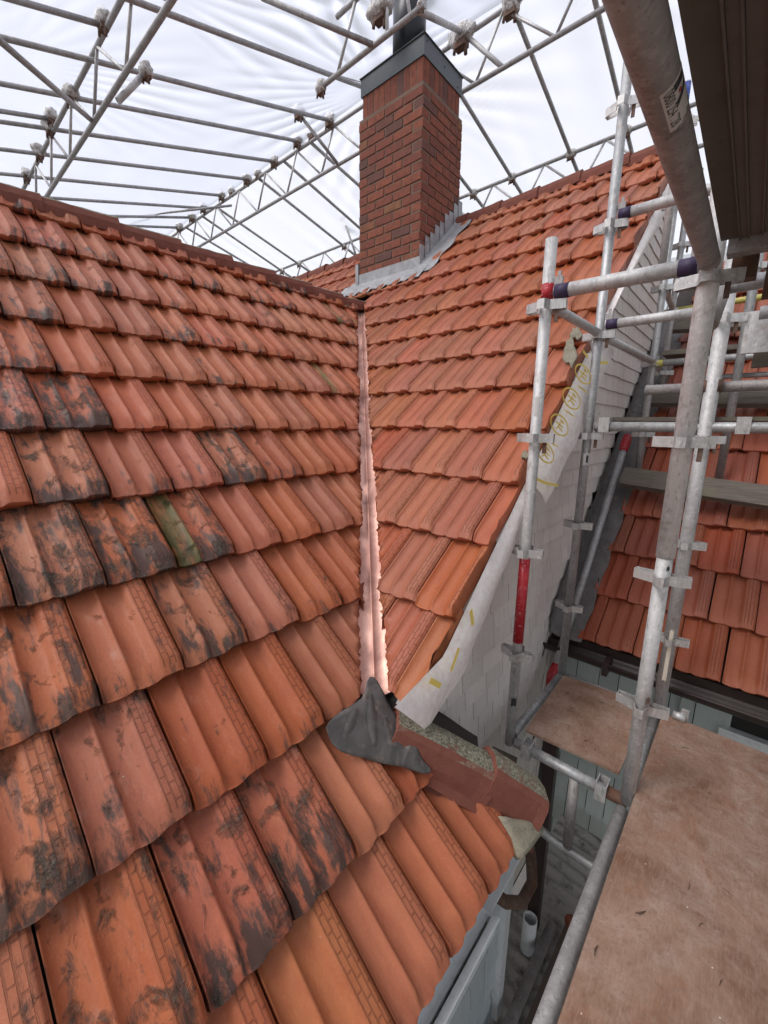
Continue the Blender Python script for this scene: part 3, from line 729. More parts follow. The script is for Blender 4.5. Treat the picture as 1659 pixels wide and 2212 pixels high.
shingle_wall(gable, V((1.0, GW, 0)), V((1, 0, 0)), -3.1, 2.1, 4.0, lambda c: c.z < zR(c.x) - .03 and c.z > max(-3.1, (zF(c.x) + .12) if c.x > 2.75 else -9) and c.x > 1.03 and not (c.x < 1.22 and c.z > -1.25 and c.z < -1.02) and c.x < 4.8 - 0, MT['wall'], zmax=lambda q: zR(q.x) - .055, zmin=lambda q: (zF(q.x) + .10) if q.x > 2.6 else -9)
mb = MB()
for k in range(4): mb.box((1.08 + .052 * k, GW - .008, -1.12 - .02 * (k % 2)), .048, .008, .20)
mb.build('bare_shingles', MT['ochre'], gable)
# green wall under the far eave, facing the camera
XW = 2.80
w2 = empty('shingle_wall', (XW, .2, -3.2), 'pale green shingle wall under the dark brown gutter of the far roof', 'wall')
mb = MB(); mb.box((XW + .06, -.6, -2.4), .116, 2.84, 2.2); mb.build('wall_backing', MT['joint'], w2)
shingle_wall(w2, V((XW, GW, 0)), V((0, -1, 0)), -3.4, -1.34, 2.6, lambda c: not (c.y < -.12 and c.z > -2.4 and c.z < -1.62), MT['wall2'], .19, V((-1, 0, 0)), 260, (.10, .17))
mb = MB(); mb.box((XW - .02, -.55, -1.98), .05, .92, .70); mb.build('window_frame', MT['white'], w2)
mb = MB(); mb.box((XW - .047, -.55, -1.98), .006, .80, .56); mb.build('window_pane', MT['glass'], w2)
mb = MB(); mb.box((XW - .02, .07, -1.75), .03, .05, .8); mb.build('cover_strip', MT['wall2'], w2)
# wing wall below the near eave
YW = .52
w3 = empty('shingle_wall', (.6, YW, -3.2), 'narrow white shingle wall directly under the near eave and its gutter', 'wall')
mb = MB(); mb.box((-.15, YW + .06, -2.4), 3.0, .11, 1.9); mb.box((-.15, .475, -1.50), 3.04, .14, .012); mb.build('wall_backing', MT['white'], w3)
shingle_wall(w3, V((-.6, YW, 0)), V((1, 0, 0)), -3.3, -1.53, 1.98, lambda c: c.x < 1.36, MT['wall3'], .14, V((0, -1, 0)), 200, (.10, .17))
mb = MB(); mb.box((1.375, YW - .01, -2.40), .05, .05, 1.8); mb.build('corner_board', MT['white'], w3)

# ---------------------------------------------------------------- far roof
roofF = empty('tiled_roof', (3.4, .2, zF(3.4)), 'red tile roof with shade coloured into its clay, beyond the scaffold at the right edge, under dark poles', 'roof')
for n in range(0, 13):
    off = 0 if n % 2 == 0 else -.49
    for k in range(-7, 4):
        wF = .197; yl = .139 + (k + off) * wF
        M = frame(V((PF.x, yl + wF, PF.z)) + EUR * (n * G), EXR, EUR) @ Matrix.Diagonal((wF / W, 1, 1, 1))
        ctr = M @ V((.1, .17, 0)); px = project(ctr)
        if px[0] > 1800: continue
        place_tile(roofF, M, TMF, MT['farclay_shaded'], (random.random() * .15, .1, 0, 1), [(V((0, .63, 0)), V((0, 1, 0)))])
mb = MB(); mb.prism([(PF.x + .02, -1.6, zF(PF.x) - .07), (PF.x + .02, GW - .03, zF(PF.x) - .07), (5.8, GW - .03, zF(5.8) - .07), (5.8, -1.6, zF(5.8) - .07)], (0, 0, -.06)); mb.build('roof_deck', MT['felt'], roofF)
rows = []
for j in range(30):
    xx = PF.x - .04 + j * .085; rows.append([V((xx, GW - .030, zF(xx) + .20 + .004 * (j % 4))), V((xx, GW - .030, zF(xx) + .05)), V((xx, GW - .07, zF(xx) + .035)), V((xx, .70, zF(xx) + .035 + .006 * noise.noise(V((xx * 6, 0, 0))))), V((xx, .605 + .008 * math.sin(j * 2.2), zF(xx) + .042))])
mb = MB(); mb.sheet(rows); mb.build('wall_flashing', MT['lead_mid'], roofF)
# its gutter
fg = empty('gutter', (2.5, .2, -1.45), 'dark brown half round gutter along the eave of the far red roof', 'gutter')
mb = MB(); gx, gz = 2.515, -1.335; rows = []
for y_ in (.84, .3, -.3, -1.5):
    rows.append([V((gx + .055 * math.cos(math.pi + math.pi * k / 8), y_, gz + .055 * math.sin(math.pi + math.pi * k / 8))) for k in range(9)] + [V((gx + .05 * math.cos(-math.pi * k / 8), y_, gz + .05 * math.sin(-math.pi * k / 8))) for k in range(9)])
mb.sheet(rows); mb.build('channel', MT['brown_gutter'], fg)
mb = MB(); mb.tube((gx - .056, .84, gz), (gx - .056, -1.5, gz), .008, 8); mb.build('lip', MT['brown_gutter'], fg)
mb = MB(); mb.box((2.60, -.33, -1.36), .02, 2.34, .13); mb.box((2.70, -.33, -1.42), .2, 2.34, .012); mb.build('fascia', MT['brown_gutter'], fg)
for y_ in (.45, -.4):
    mb = MB(); mb.box((gx, y_, gz - .03), .13, .03, .075); mb.build('bracket', MT['brown_gutter'], fg)

# near gutter --------------------------------------------------
ng = empty('gutter', (.5, .34, -1.55), 'white painted box gutter with dirt in it along the near eave', 'gutter')
gz = -1.53; XG = .975
def gut(poly, x0, x1, name, mat):
    mb = MB(); mb.prism([(x0, y_, z_) for y_, z_ in poly], (x1 - x0, 0, 0)); mb.build(name, MT[mat], ng)
gut([(.438, gz), (.448, gz), (.448, gz + .10), (.438, gz + .10)], -1.6, XG + .02, 'back_wall', 'white')
gut([(.392, gz - .004), (.438, gz - .004), (.438, gz + .004), (.392, gz + .004)], -1.6, XG, 'channel_bed', 'gutter_in')
gut([(.384, gz - .004), (.391, gz - .004), (.392, gz + .056), (.370, gz + .066), (.368, gz + .060), (.384, gz + .052)], -1.6, XG, 'front_lip', 'white')
gut([(.380, gz - .012), (.446, gz - .012), (.446, gz - .006), (.380, gz - .006)], -1.6, XG, 'underside', 'white')
mb = MB(); mb.box((XG + .004, .414, gz + .022), .006, .066, .05); mb.build('stop_end', MT['white'], ng)
mb = MB(); mb.prism([(.99, .452, gz + .11), (1.36, .452, gz + .11), (1.36, .452, gz - .06), (.99, .452, gz - .06)], (0, .018, 0)); mb.build('fascia', MT['white'], ng)
# dirt in the gutter
mb = MB(); r = random.Random(4)
for k in range(60):
    xx = r.uniform(.1, .85); yy = r.uniform(.396, .434); s_ = r.uniform(.001, .004); mb.box((xx, yy, gz + .006), s_ * 2, s_, s_ * .8, V((math.cos(k), math.sin(k), 0)), V((-math.sin(k), math.cos(k), 0)))
tag(mb.build('gutter_debris', MT['leaf'], ng), kind='stuff')

# ---------------------------------------------------------------- underlay flaps at the verge
def flap(name, top, bot, label, N=14, rows_n=8, seed=0):
    """top/bot: lists of world points from low end to high end"""
    def samp(L_, t):
        f = t * (len(L_) - 1); i = min(int(f), len(L_) - 2); return L_[i].lerp(L_[i + 1], f - i)
    mb = MB(); rows = []
    for j in range(rows_n + 1):
        s_ = j / rows_n; row_ = []
        for i in range(N * 2 + 1):
            t = i / (N * 2); p = samp(top, t).lerp(samp(bot, t), s_)
            p = p + V((0, -.018 * math.sin(math.pi * s_) - .010 * s_ * noise.noise(V((t * 6, s_ * 2, seed))), 0)); row_.append(p)
        rows.append(row_)
    mb.sheet(rows); mb.sheet([[p + V((0, .0012, 0)) for p in reversed(rw)] for rw in rows])
    o = mb.build(name, MT['underlay']); tag(o, label, 'underlay', 'underlay flaps hanging from the verge'); return o
def vg(x, y=PR.y + .06, h=-.045): return V((x, y, zR(x) + h))
YU = .705
fl1 = flap('underlay_flap', [onY(853, 1528, .712), vg(1.16, .722, -.035), vg(1.45, .722, -.03), vg(1.85, .722, -.03)], [onY(921, 1580, YU), onY(1008, 1440, YU), onY(1083, 1243, YU), onY(1150, 1085, YU)], 'lower hanging strip of white underlay ending in a point above the mossy hip tile')
fl2 = flap('underlay_flap', [vg(1.78, .722, -.03), vg(2.0, .722, -.03), vg(2.22, .722, -.03), vg(2.44, .722, -.03)], [onY(1178, 1089, .675), onY(1237, 972, .675), onY(1291, 843, .675), onY(1331, 749, .675)], 'upper wide strip of white underlay printed with yellow ovals behind the scaffold pole', seed=3)
fl3 = flap('underlay_flap', [vg(2.5, .722, -.03), vg(3.0, .722, -.03), vg(3.5, .722, -.03), vg(4.1, .722, -.03)], [onY(1335, 640, YU), onY(1362, 590, YU), onY(1420, 500, YU), onY(1440, 440, YU)], 'uppermost plain strip of underlay sagging below the high end of the verge', seed=5)
def decal(par, pts, wd=3.0, closed=False, Y=.66):
    # flat printed stroke on the flap: pts in the plane of the cloth
    P = [onY(px_, py_, Y) for px_, py_ in pts]; mb = MB(); n = len(P); rows = [[], []]
    sc = Y / ray(*pts[0]).y / FPX
    for i in range(n):
        a = P[(i - 1) % n] if closed or i else P[i]; c = P[(i + 1) % n] if closed or i < n - 1 else P[i]
        d = (c - a).normalized(); nn = d.cross(V((0, 1, 0))).normalized() * wd * sc / 2; rows[0].append(P[i] + nn); rows[1].append(P[i] - nn)
    if closed: rows[0].append(rows[0][0]); rows[1].append(rows[1][0])
    mb.sheet(rows); mb.sheet([[p + V((0, .002, 0)) for p in reversed(r_)] for r_ in rows])
    return mb
def decal_join(par, strokes, name='yellow_print'):
    big = MB()
    for st in strokes:
        m_ = decal(par, *st[:1], **(st[1] if len(st) > 1 else {})); big.add(m_.v, m_.f)
    big.build(name, MT['print'], par)
def oval(cx, cy, a, b, ang, n=20):
    return [(cx + a * math.cos(t) * math.cos(ang) - b * math.sin(t) * math.sin(ang), cy + a * math.cos(t) * math.sin(ang) + b * math.sin(t) * math.cos(ang)) for t in [2 * math.pi * i / n for i in range(n)]]
YD = .640
for (cx, cy, a_, b_) in ((1179, 978, 24, 15), (1209, 918, 25, 16), (1235, 861, 25, 16), (1260, 808, 23, 14)):
    S_ = [(oval(cx, cy, a_, b_, 1.05), dict(closed=True, Y=YD, wd=3.2))]
    S_ += [([(cx - 8, cy - 8), (cx + 8, cy + 6)], dict(Y=YD)), ([(cx + 6, cy - 10), (cx - 2, cy + 2), (cx - 8, cy + 8)], dict(Y=YD)), ([(cx + 2, cy - 12), (cx + 10, cy - 2)], dict(Y=YD)), ([(cx - 2, cy + 4), (cx + 6, cy + 14)], dict(Y=YD))]
    decal_join(fl2, S_)
S_ = []
for (cx, cy) in ((1185, 955), (1222, 890), (1250, 838)):
    for q in range(4): S_.append(([(cx + q * 4 - 2, cy - 6 + q * 3), (cx + q * 4 + 6 + q % 2 * 3, cy + 2 + q * 3)], dict(Y=YD, wd=1.8)))
S_.append(([(1160, 1035), (1178, 1043), (1206, 1049)], dict(Y=YD, wd=6)))
S_ += [([(1260, 758), (1270, 772)], dict(Y=YD, wd=6)), ([(1296, 784), (1314, 783)], dict(Y=YD, wd=6))]
decal_join(fl2, S_)
YD1 = .672
decal_join(fl1, [([(930, 1470), (952, 1482)], dict(Y=YD1, wd=13)), ([(1018, 1318), (1022, 1350)], dict(Y=YD1, wd=11)), ([(992, 1400), (975, 1450)], dict(Y=YD1, wd=9))])

# ---------------------------------------------------------------- scaffold
def collar(z, x, y, parent, big=1.0, mat='alu'):
    """pressed V collar: two long wings across, two short cups along"""
    b = .056 * big; c = .030; h = .034
    pts = [(c * .55, -c * .9), (.020, -b * 1.25), (-.004, -b * 1.30), (-c * .75, -c * .75), (-b * .95, -.012), (-b * .95, .012), (-c * .75, c * .75), (-.004, b * 1.30), (.020, b * 1.25), (c * .55, c * .9), (b * .95, .012), (b * .95, -.012)]
    mb = MB(); mb.ribbon([V((x + p[0], y + p[1], z)) for p in pts], h, .0032); cb = mb.build('collar', MT[mat], parent)
    if .3 < z < .5 or -.1 < z < 0 or .8 < z:
        for q_, s_ in (((x - .004, y - b * .75, z - .018), (.007, .014, .050)), ((x + .004, y + b * .2, z - .012), (.006, .012, .038))):
            mb = MB(); mb.box(q_, *s_); mb.build('wedge_tail', MT['rust'], parent)
    return cb
def std(x, y, z0, z1, label, collars, r=.0245, mat='steel', spigot=None, paints=(), big=1.0, cat='scaffold pole'):
    o = empty('scaffold_standard', (x, y, z0), label, cat, 'upright scaffold poles')
    zs = [z0]; 
    if spigot: mb = MB(); mb.tube((x, y, z0), (x, y, spigot), r * .90, 24); mb.build('tube', MT[mat], o); mb = MB(); mb.tube((x, y, spigot + .002), (x, y, z1), r * 1.06, 24); mb.build('upper_tube', MT['lit_tone_steel'], o)
    else: mb = MB(); mb.tube((x, y, z0), (x, y, z1), r, 24); mb.build('tube', MT[mat], o)
    for a, b_, m_ in paints:
        mb = MB(); mb.tube((x, y, a), (x, y, b_), r * 1.035, 24); mb.build('painted_section', MT[m_], o)
    for c in collars: collar(c - .017, x, y, o, big)
    mb = MB()
    for hz in (z1 - .05,): mb.tube((x, y - r * 1.02, hz), (x, y - r * 1.06, hz), .006, 8)
    return o
ZC = [.443, -.043, -.517, -.992]
P1 = std(1.66, .655, -1.46, .672, 'short front scaffold pole with a long red painted section, nearest the valley', ZC, .0215, 'pale_steel', None, [(-.935, -.545, 'red'), (.463, .52, 'red')])
P2 = std(2.33, .645, -1.42, 1.62, 'taller scaffold pole behind the red banded one, rising above the tiles', [1.405, .925] + ZC, .0215, 'steel')
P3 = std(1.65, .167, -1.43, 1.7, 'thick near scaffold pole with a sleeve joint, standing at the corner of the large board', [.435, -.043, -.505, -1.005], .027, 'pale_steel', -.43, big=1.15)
P4 = std(2.32, .163, -1.40, .70, 'paler scaffold pole just behind the thick sleeved one', [.446, -.047, -.526, -1.01], .0275, 'pale_steel', big=1.05)
P5 = std(3.52, .60, -.9, 1.70, 'distant scaffold pole close to the gable shingles', [1.43, .925, .44, -.045], .0215, 'steel')
P6 = std(4.25, .64, -.2, 2.05, 'farthest slim scaffold pole beside the gable shingles', [1.90, 1.41, .93, .45], .022, 'steel')
P7 = std(3.50, .13, -.5, 2.3, 'far scaffold pole half hidden behind the dark overhead tube', [1.93, 1.43, .95], .024, 'steel')
# blue topped pole
q8 = onX(1484, 178, 3.05); q8b = onX(1476, 250, 3.05); q8c = onX(1481, 268, 3.05)
P8 = std(3.05, q8.y, .9, q8.z, 'pole end painted blue sticking up beside the dark overhead tube', [q8c.z], .020, 'pale_steel', None, [(q8b.z, q8.z - .005, 'blue')])
def ledger(a, b, label, r=.0215, mat='pale_steel', ends='purple', group='horizontal scaffold tubes', cap=.05, names='scaffold_ledger', wedge=True):
    a, b = V(a), V(b); o = empty(names, a.lerp(b, .5), label, 'scaffold tube', group); d = (b - a).normalized()
    mb = MB(); mb.tube(a + d * .03, b - d * .03, r, 22); mb.build('tube', MT[mat], o)
    if ends:
        for p, s_ in ((a, 1), (b, -1)):
            q = p + d * s_ * .032; mb = MB(); mb.tube(q, q + d * s_ * cap, r * 1.06, 20); mb.build('end_clamp', MT[ends], o)
            if wedge:
                mb = MB(); sd = d.cross(V((0, 0, 1))).normalized()
                mb.box(p + d * s_ * .040 + V((0, 0, .0)), .012, .007, .14, d, sd); mb.box(p + d * s_ * .040 + V((0, 0, r + .014)), .03, .012, .026, d, sd)
                mb.build('wedge', MT['dull_steel'], o)
    return o
ledger((1.65, .165, .482), (1.66, .655, .488), 'near horizontal tube with purple ends joining the sleeved pole to the red banded pole', .024, 'pale_steel')
ledger((2.32, .165, .490), (2.33, .645, .490), 'second horizontal tube, behind and level with the purple ended one', .0215, 'pale_steel')
ledger((1.66, .655, .455), (2.33, .645, .455), 'short pale tube running back from the red banded pole at collar height', .019, 'pale_steel', None)
ledger((2.33, .645, .450), (3.52, .60, .455), 'pale tube running back along the gable shingles to the distant pole', .0205, 'pale_steel', None)
ledger((3.52, .60, .95), (4.25, .64, .95), 'stub of pale tube between the two far poles by the shingles', .021, 'pale_steel', None)
ledger((2.33, .645, .965), (2.32, -.25, .955), 'upper guard tube with black tape crossing behind the dark overhead tube', .0225, 'pale_steel')
ledger((2.33, .645, .006), (2.32, -.60, .006), 'shiny horizontal tube carrying the edge on board at eye level', .0225, 'steel', 'dull_steel')
tb = ledger((2.372, .45, .178), (2.372, -.65, .182), 'dark grey horizontal tube clamped across the paler pole', .0225, 'dull_steel', None)
mb = MB(); mb.tube((2.36, .135, .18), (2.36, .195, .18), .034, 16); mb.box((2.35, .215, .178), .05, .03, .035); mb.tube((2.33, .163, .155), (2.33, .163, .205), .036, 16); mb.build('coupler', MT['rust'], tb)
# bottom frame round the little bay
hb = ledger((1.66, .655, -1.435), (1.65, .167, -1.435), 'lower bracket tube below the small ply board, with curved brace under it', .0225, 'steel', None)
mb = MB(); mb.tube((1.652, .36, -1.45), (1.652, .355, -1.80), .020, 18); mb.build('bracket_strut', MT['dull_steel'], hb)
mb = MB(); mb.path([(1.652, .60, -1.72), (1.652, .565, -1.755), (1.652, .52, -1.785), (1.652, .46, -1.812), (1.652, .40, -1.822), (1.652, .20, -1.822), (1.652, -.02, -1.822)], .020, 16); mb.build('curved_brace', MT['steel'], hb)
mb = MB(); mb.tube((1.652, .165, -1.435), (1.652, .235, -1.435), .0245, 18); mb.build('rusty_end', MT['rust'], hb)
for y_ in (.585, .275):
    mb = MB(); mb.ribbon([V((1.652 - .03, y_, -1.47)), V((1.652 + .03, y_, -1.47)), V((1.652 + .03, y_ - .038, -1.47)), V((1.652 - .03, y_ - .038, -1.47))], .075, .004); mb.build('board_clip', MT['alu'], hb)
ledger((1.66, .655, -1.428), (2.33, .645, -1.42), 'left side tube of the small bay beside the shingle wall', .0215, 'steel', None)
ledger((2.33, .645, -1.42), (2.32, .163, -1.42), 'rear tube of the small bay under the ply edge', .0205, 'steel', None)
ledger((1.65, .175, -1.425), (2.32, .165, -1.420), 'short tube between the small ply board and the large board', .0235, 'steel', None)
ledger((-.9, .190, -1.428), (1.62, .172, -1.428), 'long shiny tube along the left edge of the large ply board', .0225, 'pale_steel', None)
ledger((1.10, .30, -1.93 - .5), (1.98, .34, -2.55), 'dirty low tube lying beside the corrugated sheet', .022, 'dull_steel', None) if False else None
# stickers, tape and paint marks on the poles
def patch(par, X, y, z0, z1, r_, a0, a1, mat, name):
    mb = MB(); mb.sheet([[V((X + r_ * math.cos(a0 + (a1 - a0) * i / 8), y + r_ * math.sin(a0 + (a1 - a0) * i / 8), z0 + (z1 - z0) * j / 3 + (.004 * math.sin(i * 5) if j in (0, 3) else 0))) for i in range(9)] for j in range(4)]); mb.build(name, MT[mat], par)
patch(P1, 1.66, .655, .045, .115, .0225, 2.9, 3.7, 'sticker', 'label_scrap'); patch(P2, 2.33, .645, -.19, -.13, .0225, 3.0, 4.6, 'sticker', 'label_scrap'); patch(P2, 2.33, .645, -.18, -.14, .0230, 3.6, 4.1, 'ink', 'label_mark')
patch(P1, 1.66, .655, -1.245, -1.205, .0225, 3.2, 4.3, 'ink', 'tape_mark'); patch(P4, 2.32, .163, -1.22, -.95, .0285, 3.0, 3.6, 'tape', 'torn_tape'); patch(P3, 1.65, .167, -.98, -.955, .0275, 3.6, 4.2, 'rust', 'rust_spot')
patch(P3, 1.65, .167, -.47, -.455, .0265, 3.6, 3.95, 'ink', 'pin_hole')
# brace
br_ = empty('scaffold_brace', (2.4, .72, -1.5), 'slanting silver brace tube with red plastic tied round both ends', 'scaffold tube', 'horizontal scaffold tubes')
a, b = V((3.58, .715, -.10)), V((2.36, .705, -1.50)); mb = MB(); mb.tube(a, b, .024, 20); mb.build('tube', MT['steel'], br_)
d = (b - a).normalized()
for p, q, rs in ((a - d * .05, a + d * .10, [.030, .034, .027]), (b - d * .10, b + d * .05, [.027, .036, .020])):
    mb = MB(); mb.path([p, p.lerp(q, .5), q], .03, 10, rs); mb.build('red_wrap', MT['red'], br_)
mb = MB(); mb.path([b + d * .02, b + V((-.06, -.01, -.10)), b + V((-.09, -.02, -.16))], .02, 8, [.028, .022, .008]); mb.build('red_tail', MT['red'], br_)
# distant ledgers near the far roof
ledger((3.52, .62, .440), (3.50, -.9, .448), 'white horizontal tube with yellow end above the far red tiles', .022, 'steel', 'yellow')
ledger((3.60, .35, .335), (3.60, -.9, .34), 'thin lower tube just under the yellow ended one', .016, 'steel', None)
ledger((4.25, .64, .93), (4.25, -.4, .95), 'yellow green stained tube far behind the collars', .022, 'yellow', None)
ledger((4.25, .60, 1.42), (2.9, -.6, 1.30), 'remote galvanised tube under the overhead deck', .022, 'steel', None) if False else None

# ---------------------------------------------------------------- boards
def board(name, pts, th, mat, label, cat='board', group=None):
    mb = MB(); mb.prism(pts, (0, 0, -th)); o = mb.build(name, MT[mat]); return tag(o, label, cat, group)
bd2 = board('plywood_board', [(1.70, .600, -1.378), (2.26, .615, -1.378), (2.30, .205, -1.378), (1.72, .214, -1.378)], .014, 'ply', 'small square ply board in the bay behind the hip tile', 'board', 'dirty plywood scaffold boards')
bd1 = board('plywood_board', [(-1.2, .160, -1.376), (2.27, .140, -1.376), (2.24, -.9, -1.376), (-1.2, -.9, -1.376)], .016, 'ply', 'large muddy ply board filling the bottom right corner', 'board', 'dirty plywood scaffold boards')
for i_, (p_, a_) in enumerate((((1.75, .05, -1.375), .4), ((1.55, .02, -1.375), .9), ((1.42, -.02, -1.375), 1.2), ((1.28, .09, -1.375), .2), ((1.05, -.1, -1.375), 2.0), ((1.85, .52, -1.377), 1.4), ((2.12, .50, -1.377), .2), ((1.80, .55, -1.377), 2.2), ((1.62, -.05, -1.375), .1), ((.9, .02, -1.375), 1.0))): pass
r = random.Random(11)
def debris(par, x0, x1, y0, y1, z, n, s0, s1):
    mb = MB()
    for k in range(n):
        c = V((r.uniform(x0, x1), r.uniform(y0, y1), z)); a_ = r.uniform(0, 6.3); L_ = r.uniform(s0, s1); wd = L_ * r.uniform(.12, .5); ax = V((math.cos(a_), math.sin(a_), 0)); ay = V((-ax.y, ax.x, 0))
        mb.path([c - ax * L_ + V((0, 0, .001)), c + ay * wd * .4 + V((0, 0, .004)), c + ax * L_ + V((0, 0, .001))], wd * .3, 5, [wd * .1, wd * .35, wd * .1])
    tag(mb.build('debris', MT['leaf'], par), kind='stuff')
debris(bd1, .6, 2.1, -.35, .12, -1.374, 26, .006, .018); debris(bd2, 1.75, 2.2, .25, .57, -1.376, 14, .005, .014)
mb = MB(); mb.tube((2.262, .10, -1.36), (2.262, .05, -1.36), .02, 10); mb.box((2.275, .055, -1.352), .02, .03, .055); tag(mb.build('board_clamp', MT['alu']), 'little pale metal clip at the far edge of the large board', 'clip')
# edge-on boards at eye level
board('scaffold_board', [(2.36, .60, .052), (2.62, .60, .052), (2.62, -.75, .052), (2.36, -.75, .052)], .018, 'timber', 'thin ply board seen edge on above the shiny eye level tube')
mb = MB()
for y_ in (.59, .24, .06): mb.ribbon([V((2.30, y_, -.02)), V((2.36, y_, -.02)), V((2.36, y_ - .045, -.02)), V((2.30, y_ - .045, -.02))], .07, .003)
tag(mb.build('board_clips', MT['alu']), 'row of folded metal clips on the shiny eye level tube', 'clips')
# timber planks on the far roof
def plank_on_far(p, q, wd, th, label, h=.08):
    a, b = onF(*p, h), onF(*q, h); mb = MB(); d = (b - a).normalized(); up = EUR; nn = NR
    c = (a + b) / 2; L_ = (b - a).length + .5; c = c + d * .25
    mb.box((0, 0, 0), wd, L_, th, up, d); o = mb.build('timber_plank', MT['timber'])
    o.location = c; tag(o, label, 'plank', 'weathered planks lying across the far roof'); return o
plank_on_far((1340, 1062), (1659, 1115), .155, .04, 'weathered grey plank lying low across the far red tiles')
plank_on_far((1395, 885), (1659, 888), .15, .04, 'weathered plank across the far red tiles at eye level')
plank_on_far((1450, 738), (1659, 733), .15, .04, 'pale weathered plank high on the far red tiles')
board('scaffold_board', [(3.5, .55, .52), (3.8, .55, .52), (3.8, -.6, .52), (3.5, -.6, .52)], .03, 'timber', 'brown board resting on the yellow ended tube')

# overhead deck and tubes
big = empty('scaffold_ledger', (1.0, .165, .40), 'very thick looking dark tube overhead carrying a torn phone number sticker', 'scaffold tube', 'horizontal scaffold tubes')
mb = MB(); mb.tube((.10, .160, .440), (1.60, .167, .472), .0255, 32); mb.build('tube', MT['dull_steel'], big)
mb = MB(); mb.tube((1.555, .1668, .471), (1.61, .167, .472), .0262, 32); mb.build('end_clamp', MT['dull_steel'], big)
deck = empty('overhead_deck', (1.0, 0, .5), 'dark underside of the scaffold deck overhead at the top right', 'scaffold deck')
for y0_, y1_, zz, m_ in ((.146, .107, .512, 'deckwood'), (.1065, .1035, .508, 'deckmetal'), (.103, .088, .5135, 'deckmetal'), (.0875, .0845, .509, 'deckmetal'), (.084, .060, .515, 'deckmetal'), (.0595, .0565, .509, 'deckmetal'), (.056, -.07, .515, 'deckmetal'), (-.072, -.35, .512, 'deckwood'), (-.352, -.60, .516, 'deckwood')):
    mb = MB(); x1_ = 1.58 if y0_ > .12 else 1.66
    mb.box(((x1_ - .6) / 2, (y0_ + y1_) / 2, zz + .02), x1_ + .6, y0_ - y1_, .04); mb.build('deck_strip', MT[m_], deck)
mb = MB(); mb.box((1.62, -.1, .50), .05, .46, .04); mb.build('cross_bearer', MT['dull_steel'], deck)
mb = MB(); mb.tube((1.86, .165, .46), (1.86, -.7, .47), .024, 18); mb.tube((2.25, .05, .44), (2.25, -.7, .44), .024, 18); mb.build('bearer_tube', MT['steel'], deck)
mb = MB(); mb.box((2.34, -.22, .385), .03, .62, .16); mb.build('toe_board', MT['pale_steel'], deck)
mb = MB(); mb.box((2.46, -.3, .30), .03, .7, .08); mb.build('rear_plank', MT['timber'], deck)
mb = MB(); mb.box((1.70, .09, .46), .05, .06, .06); mb.box((1.70, .03, .42), .02, .02, .10); mb.build('clamp_head', MT['rust'], deck)
mb = MB(); mb.tube((1.78, .163, .33), (1.86, .150, .455), .028, 16); mb.build('hanging_tube', MT['dull_steel'], deck)
# extra verge brace seen behind the dark tube
# sticker with number on the dark tube
def on_tube(t, ang, r=.0262):
    A, B = V((.10, .160, .440)), V((1.60, .167, .472)); d = (B - A).normalized(); c = A + d * t
    u = V((0, 1, 0)); u = (u - d * u.dot(d)).normalized(); v_ = d.cross(u)     # v_ points up or down
    if v_.z > 0: v_ = -v_
    return c + (u * math.cos(ang) + v_ * math.sin(ang)) * r, d, (u * math.cos(ang) + v_ * math.sin(ang)), (-u * math.sin(ang) + v_ * math.cos(ang))
def tpatch(t0, t1, a0, a1, r, name, mat, n=10, torn=None):
    mb = MB(); rows = []
    for i in range(n + 1):
        a_ = a0 + (a1 - a0) * i / n; rows.append([on_tube(t0 + (t1 - t0) * j / 6 - (torn(i / n) if torn and j == 6 else 0), a_, r)[0] for j in range(7)])
    mb.sheet(rows); return mb.build(name, MT[mat], big)
def t_at(py, ang=1.9):
    lo, hi = .3, 1.4
    for _ in range(40):
        m_ = (lo + hi) / 2
        if project(on_tube(m_, ang)[0])[1] < py: lo = m_
        else: hi = m_
    return lo
tA, tB = t_at(205), t_at(285)
st_ = tpatch(tA, tB, 1.80, 3.35, .0259, 'sticker', 'sticker', torn=lambda f: .012 * max(0, f - .35) * 3 + .004 * math.sin(f * 30))
def text_mesh(body, size):
    cu = bpy.data.curves.new('t', 'FONT'); cu.body = body; cu.size = size; ob = bpy.data.objects.new('t', cu); C.objects.link(ob)
    dg = bpy.context.evaluated_depsgraph_get(); dg.update(); me = bpy.data.meshes.new_from_object(ob.evaluated_get(dg)); bpy.data.objects.remove(ob); bpy.data.curves.remove(cu); return me
def ink(me, t0, a0, name, mat):
    bm = bmesh.new(); bm.from_mesh(me); bmesh.ops.triangulate(bm, faces=bm.faces[:])
    for v in bm.verts: v.co = on_tube(t0 + v.co.x, a0 + v.co.y / .0259, .0262)[0]
    me2 = bpy.data.meshes.new(name); bm.to_mesh(me2); bm.free(); me2.materials.append(MT[mat]); link(name, me2, big)
L_ = tB - tA
tm = text_mesh('0800 254 728', 1); wmax = max(v.co.x for v in tm.vertices); s_ = L_ * .84 / wmax
for v in tm.vertices: v.co = V((v.co.x * s_, v.co.y * s_ * 1.25, 0))
ink(tm, tA + L_ * .06, 1.92, 'phone_number', 'ink')
def quad_me(pts):
    me = bpy.data.meshes.new('q'); n = 6; vs = []; fs = []
    (a, b, c, d) = [V((*p, 0)) for p in pts]
    for i in range(n + 1):
        for j in range(n + 1): vs.append(tuple(a.lerp(b, i / n).lerp(d.lerp(c, i / n), j / n)))
    for i in range(n):
        for j in range(n): fs.append((i * (n + 1) + j, (i + 1) * (n + 1) + j, (i + 1) * (n + 1) + j + 1, i * (n + 1) + j + 1))
    me.from_pydata(vs, [], fs); return me
k_ = L_
ink(quad_me([(.06 * k_, .016), (.20 * k_, .016), (.20 * k_, .035), (.06 * k_, .035)]), tA, 1.80, 'logo_bar', 'ink')
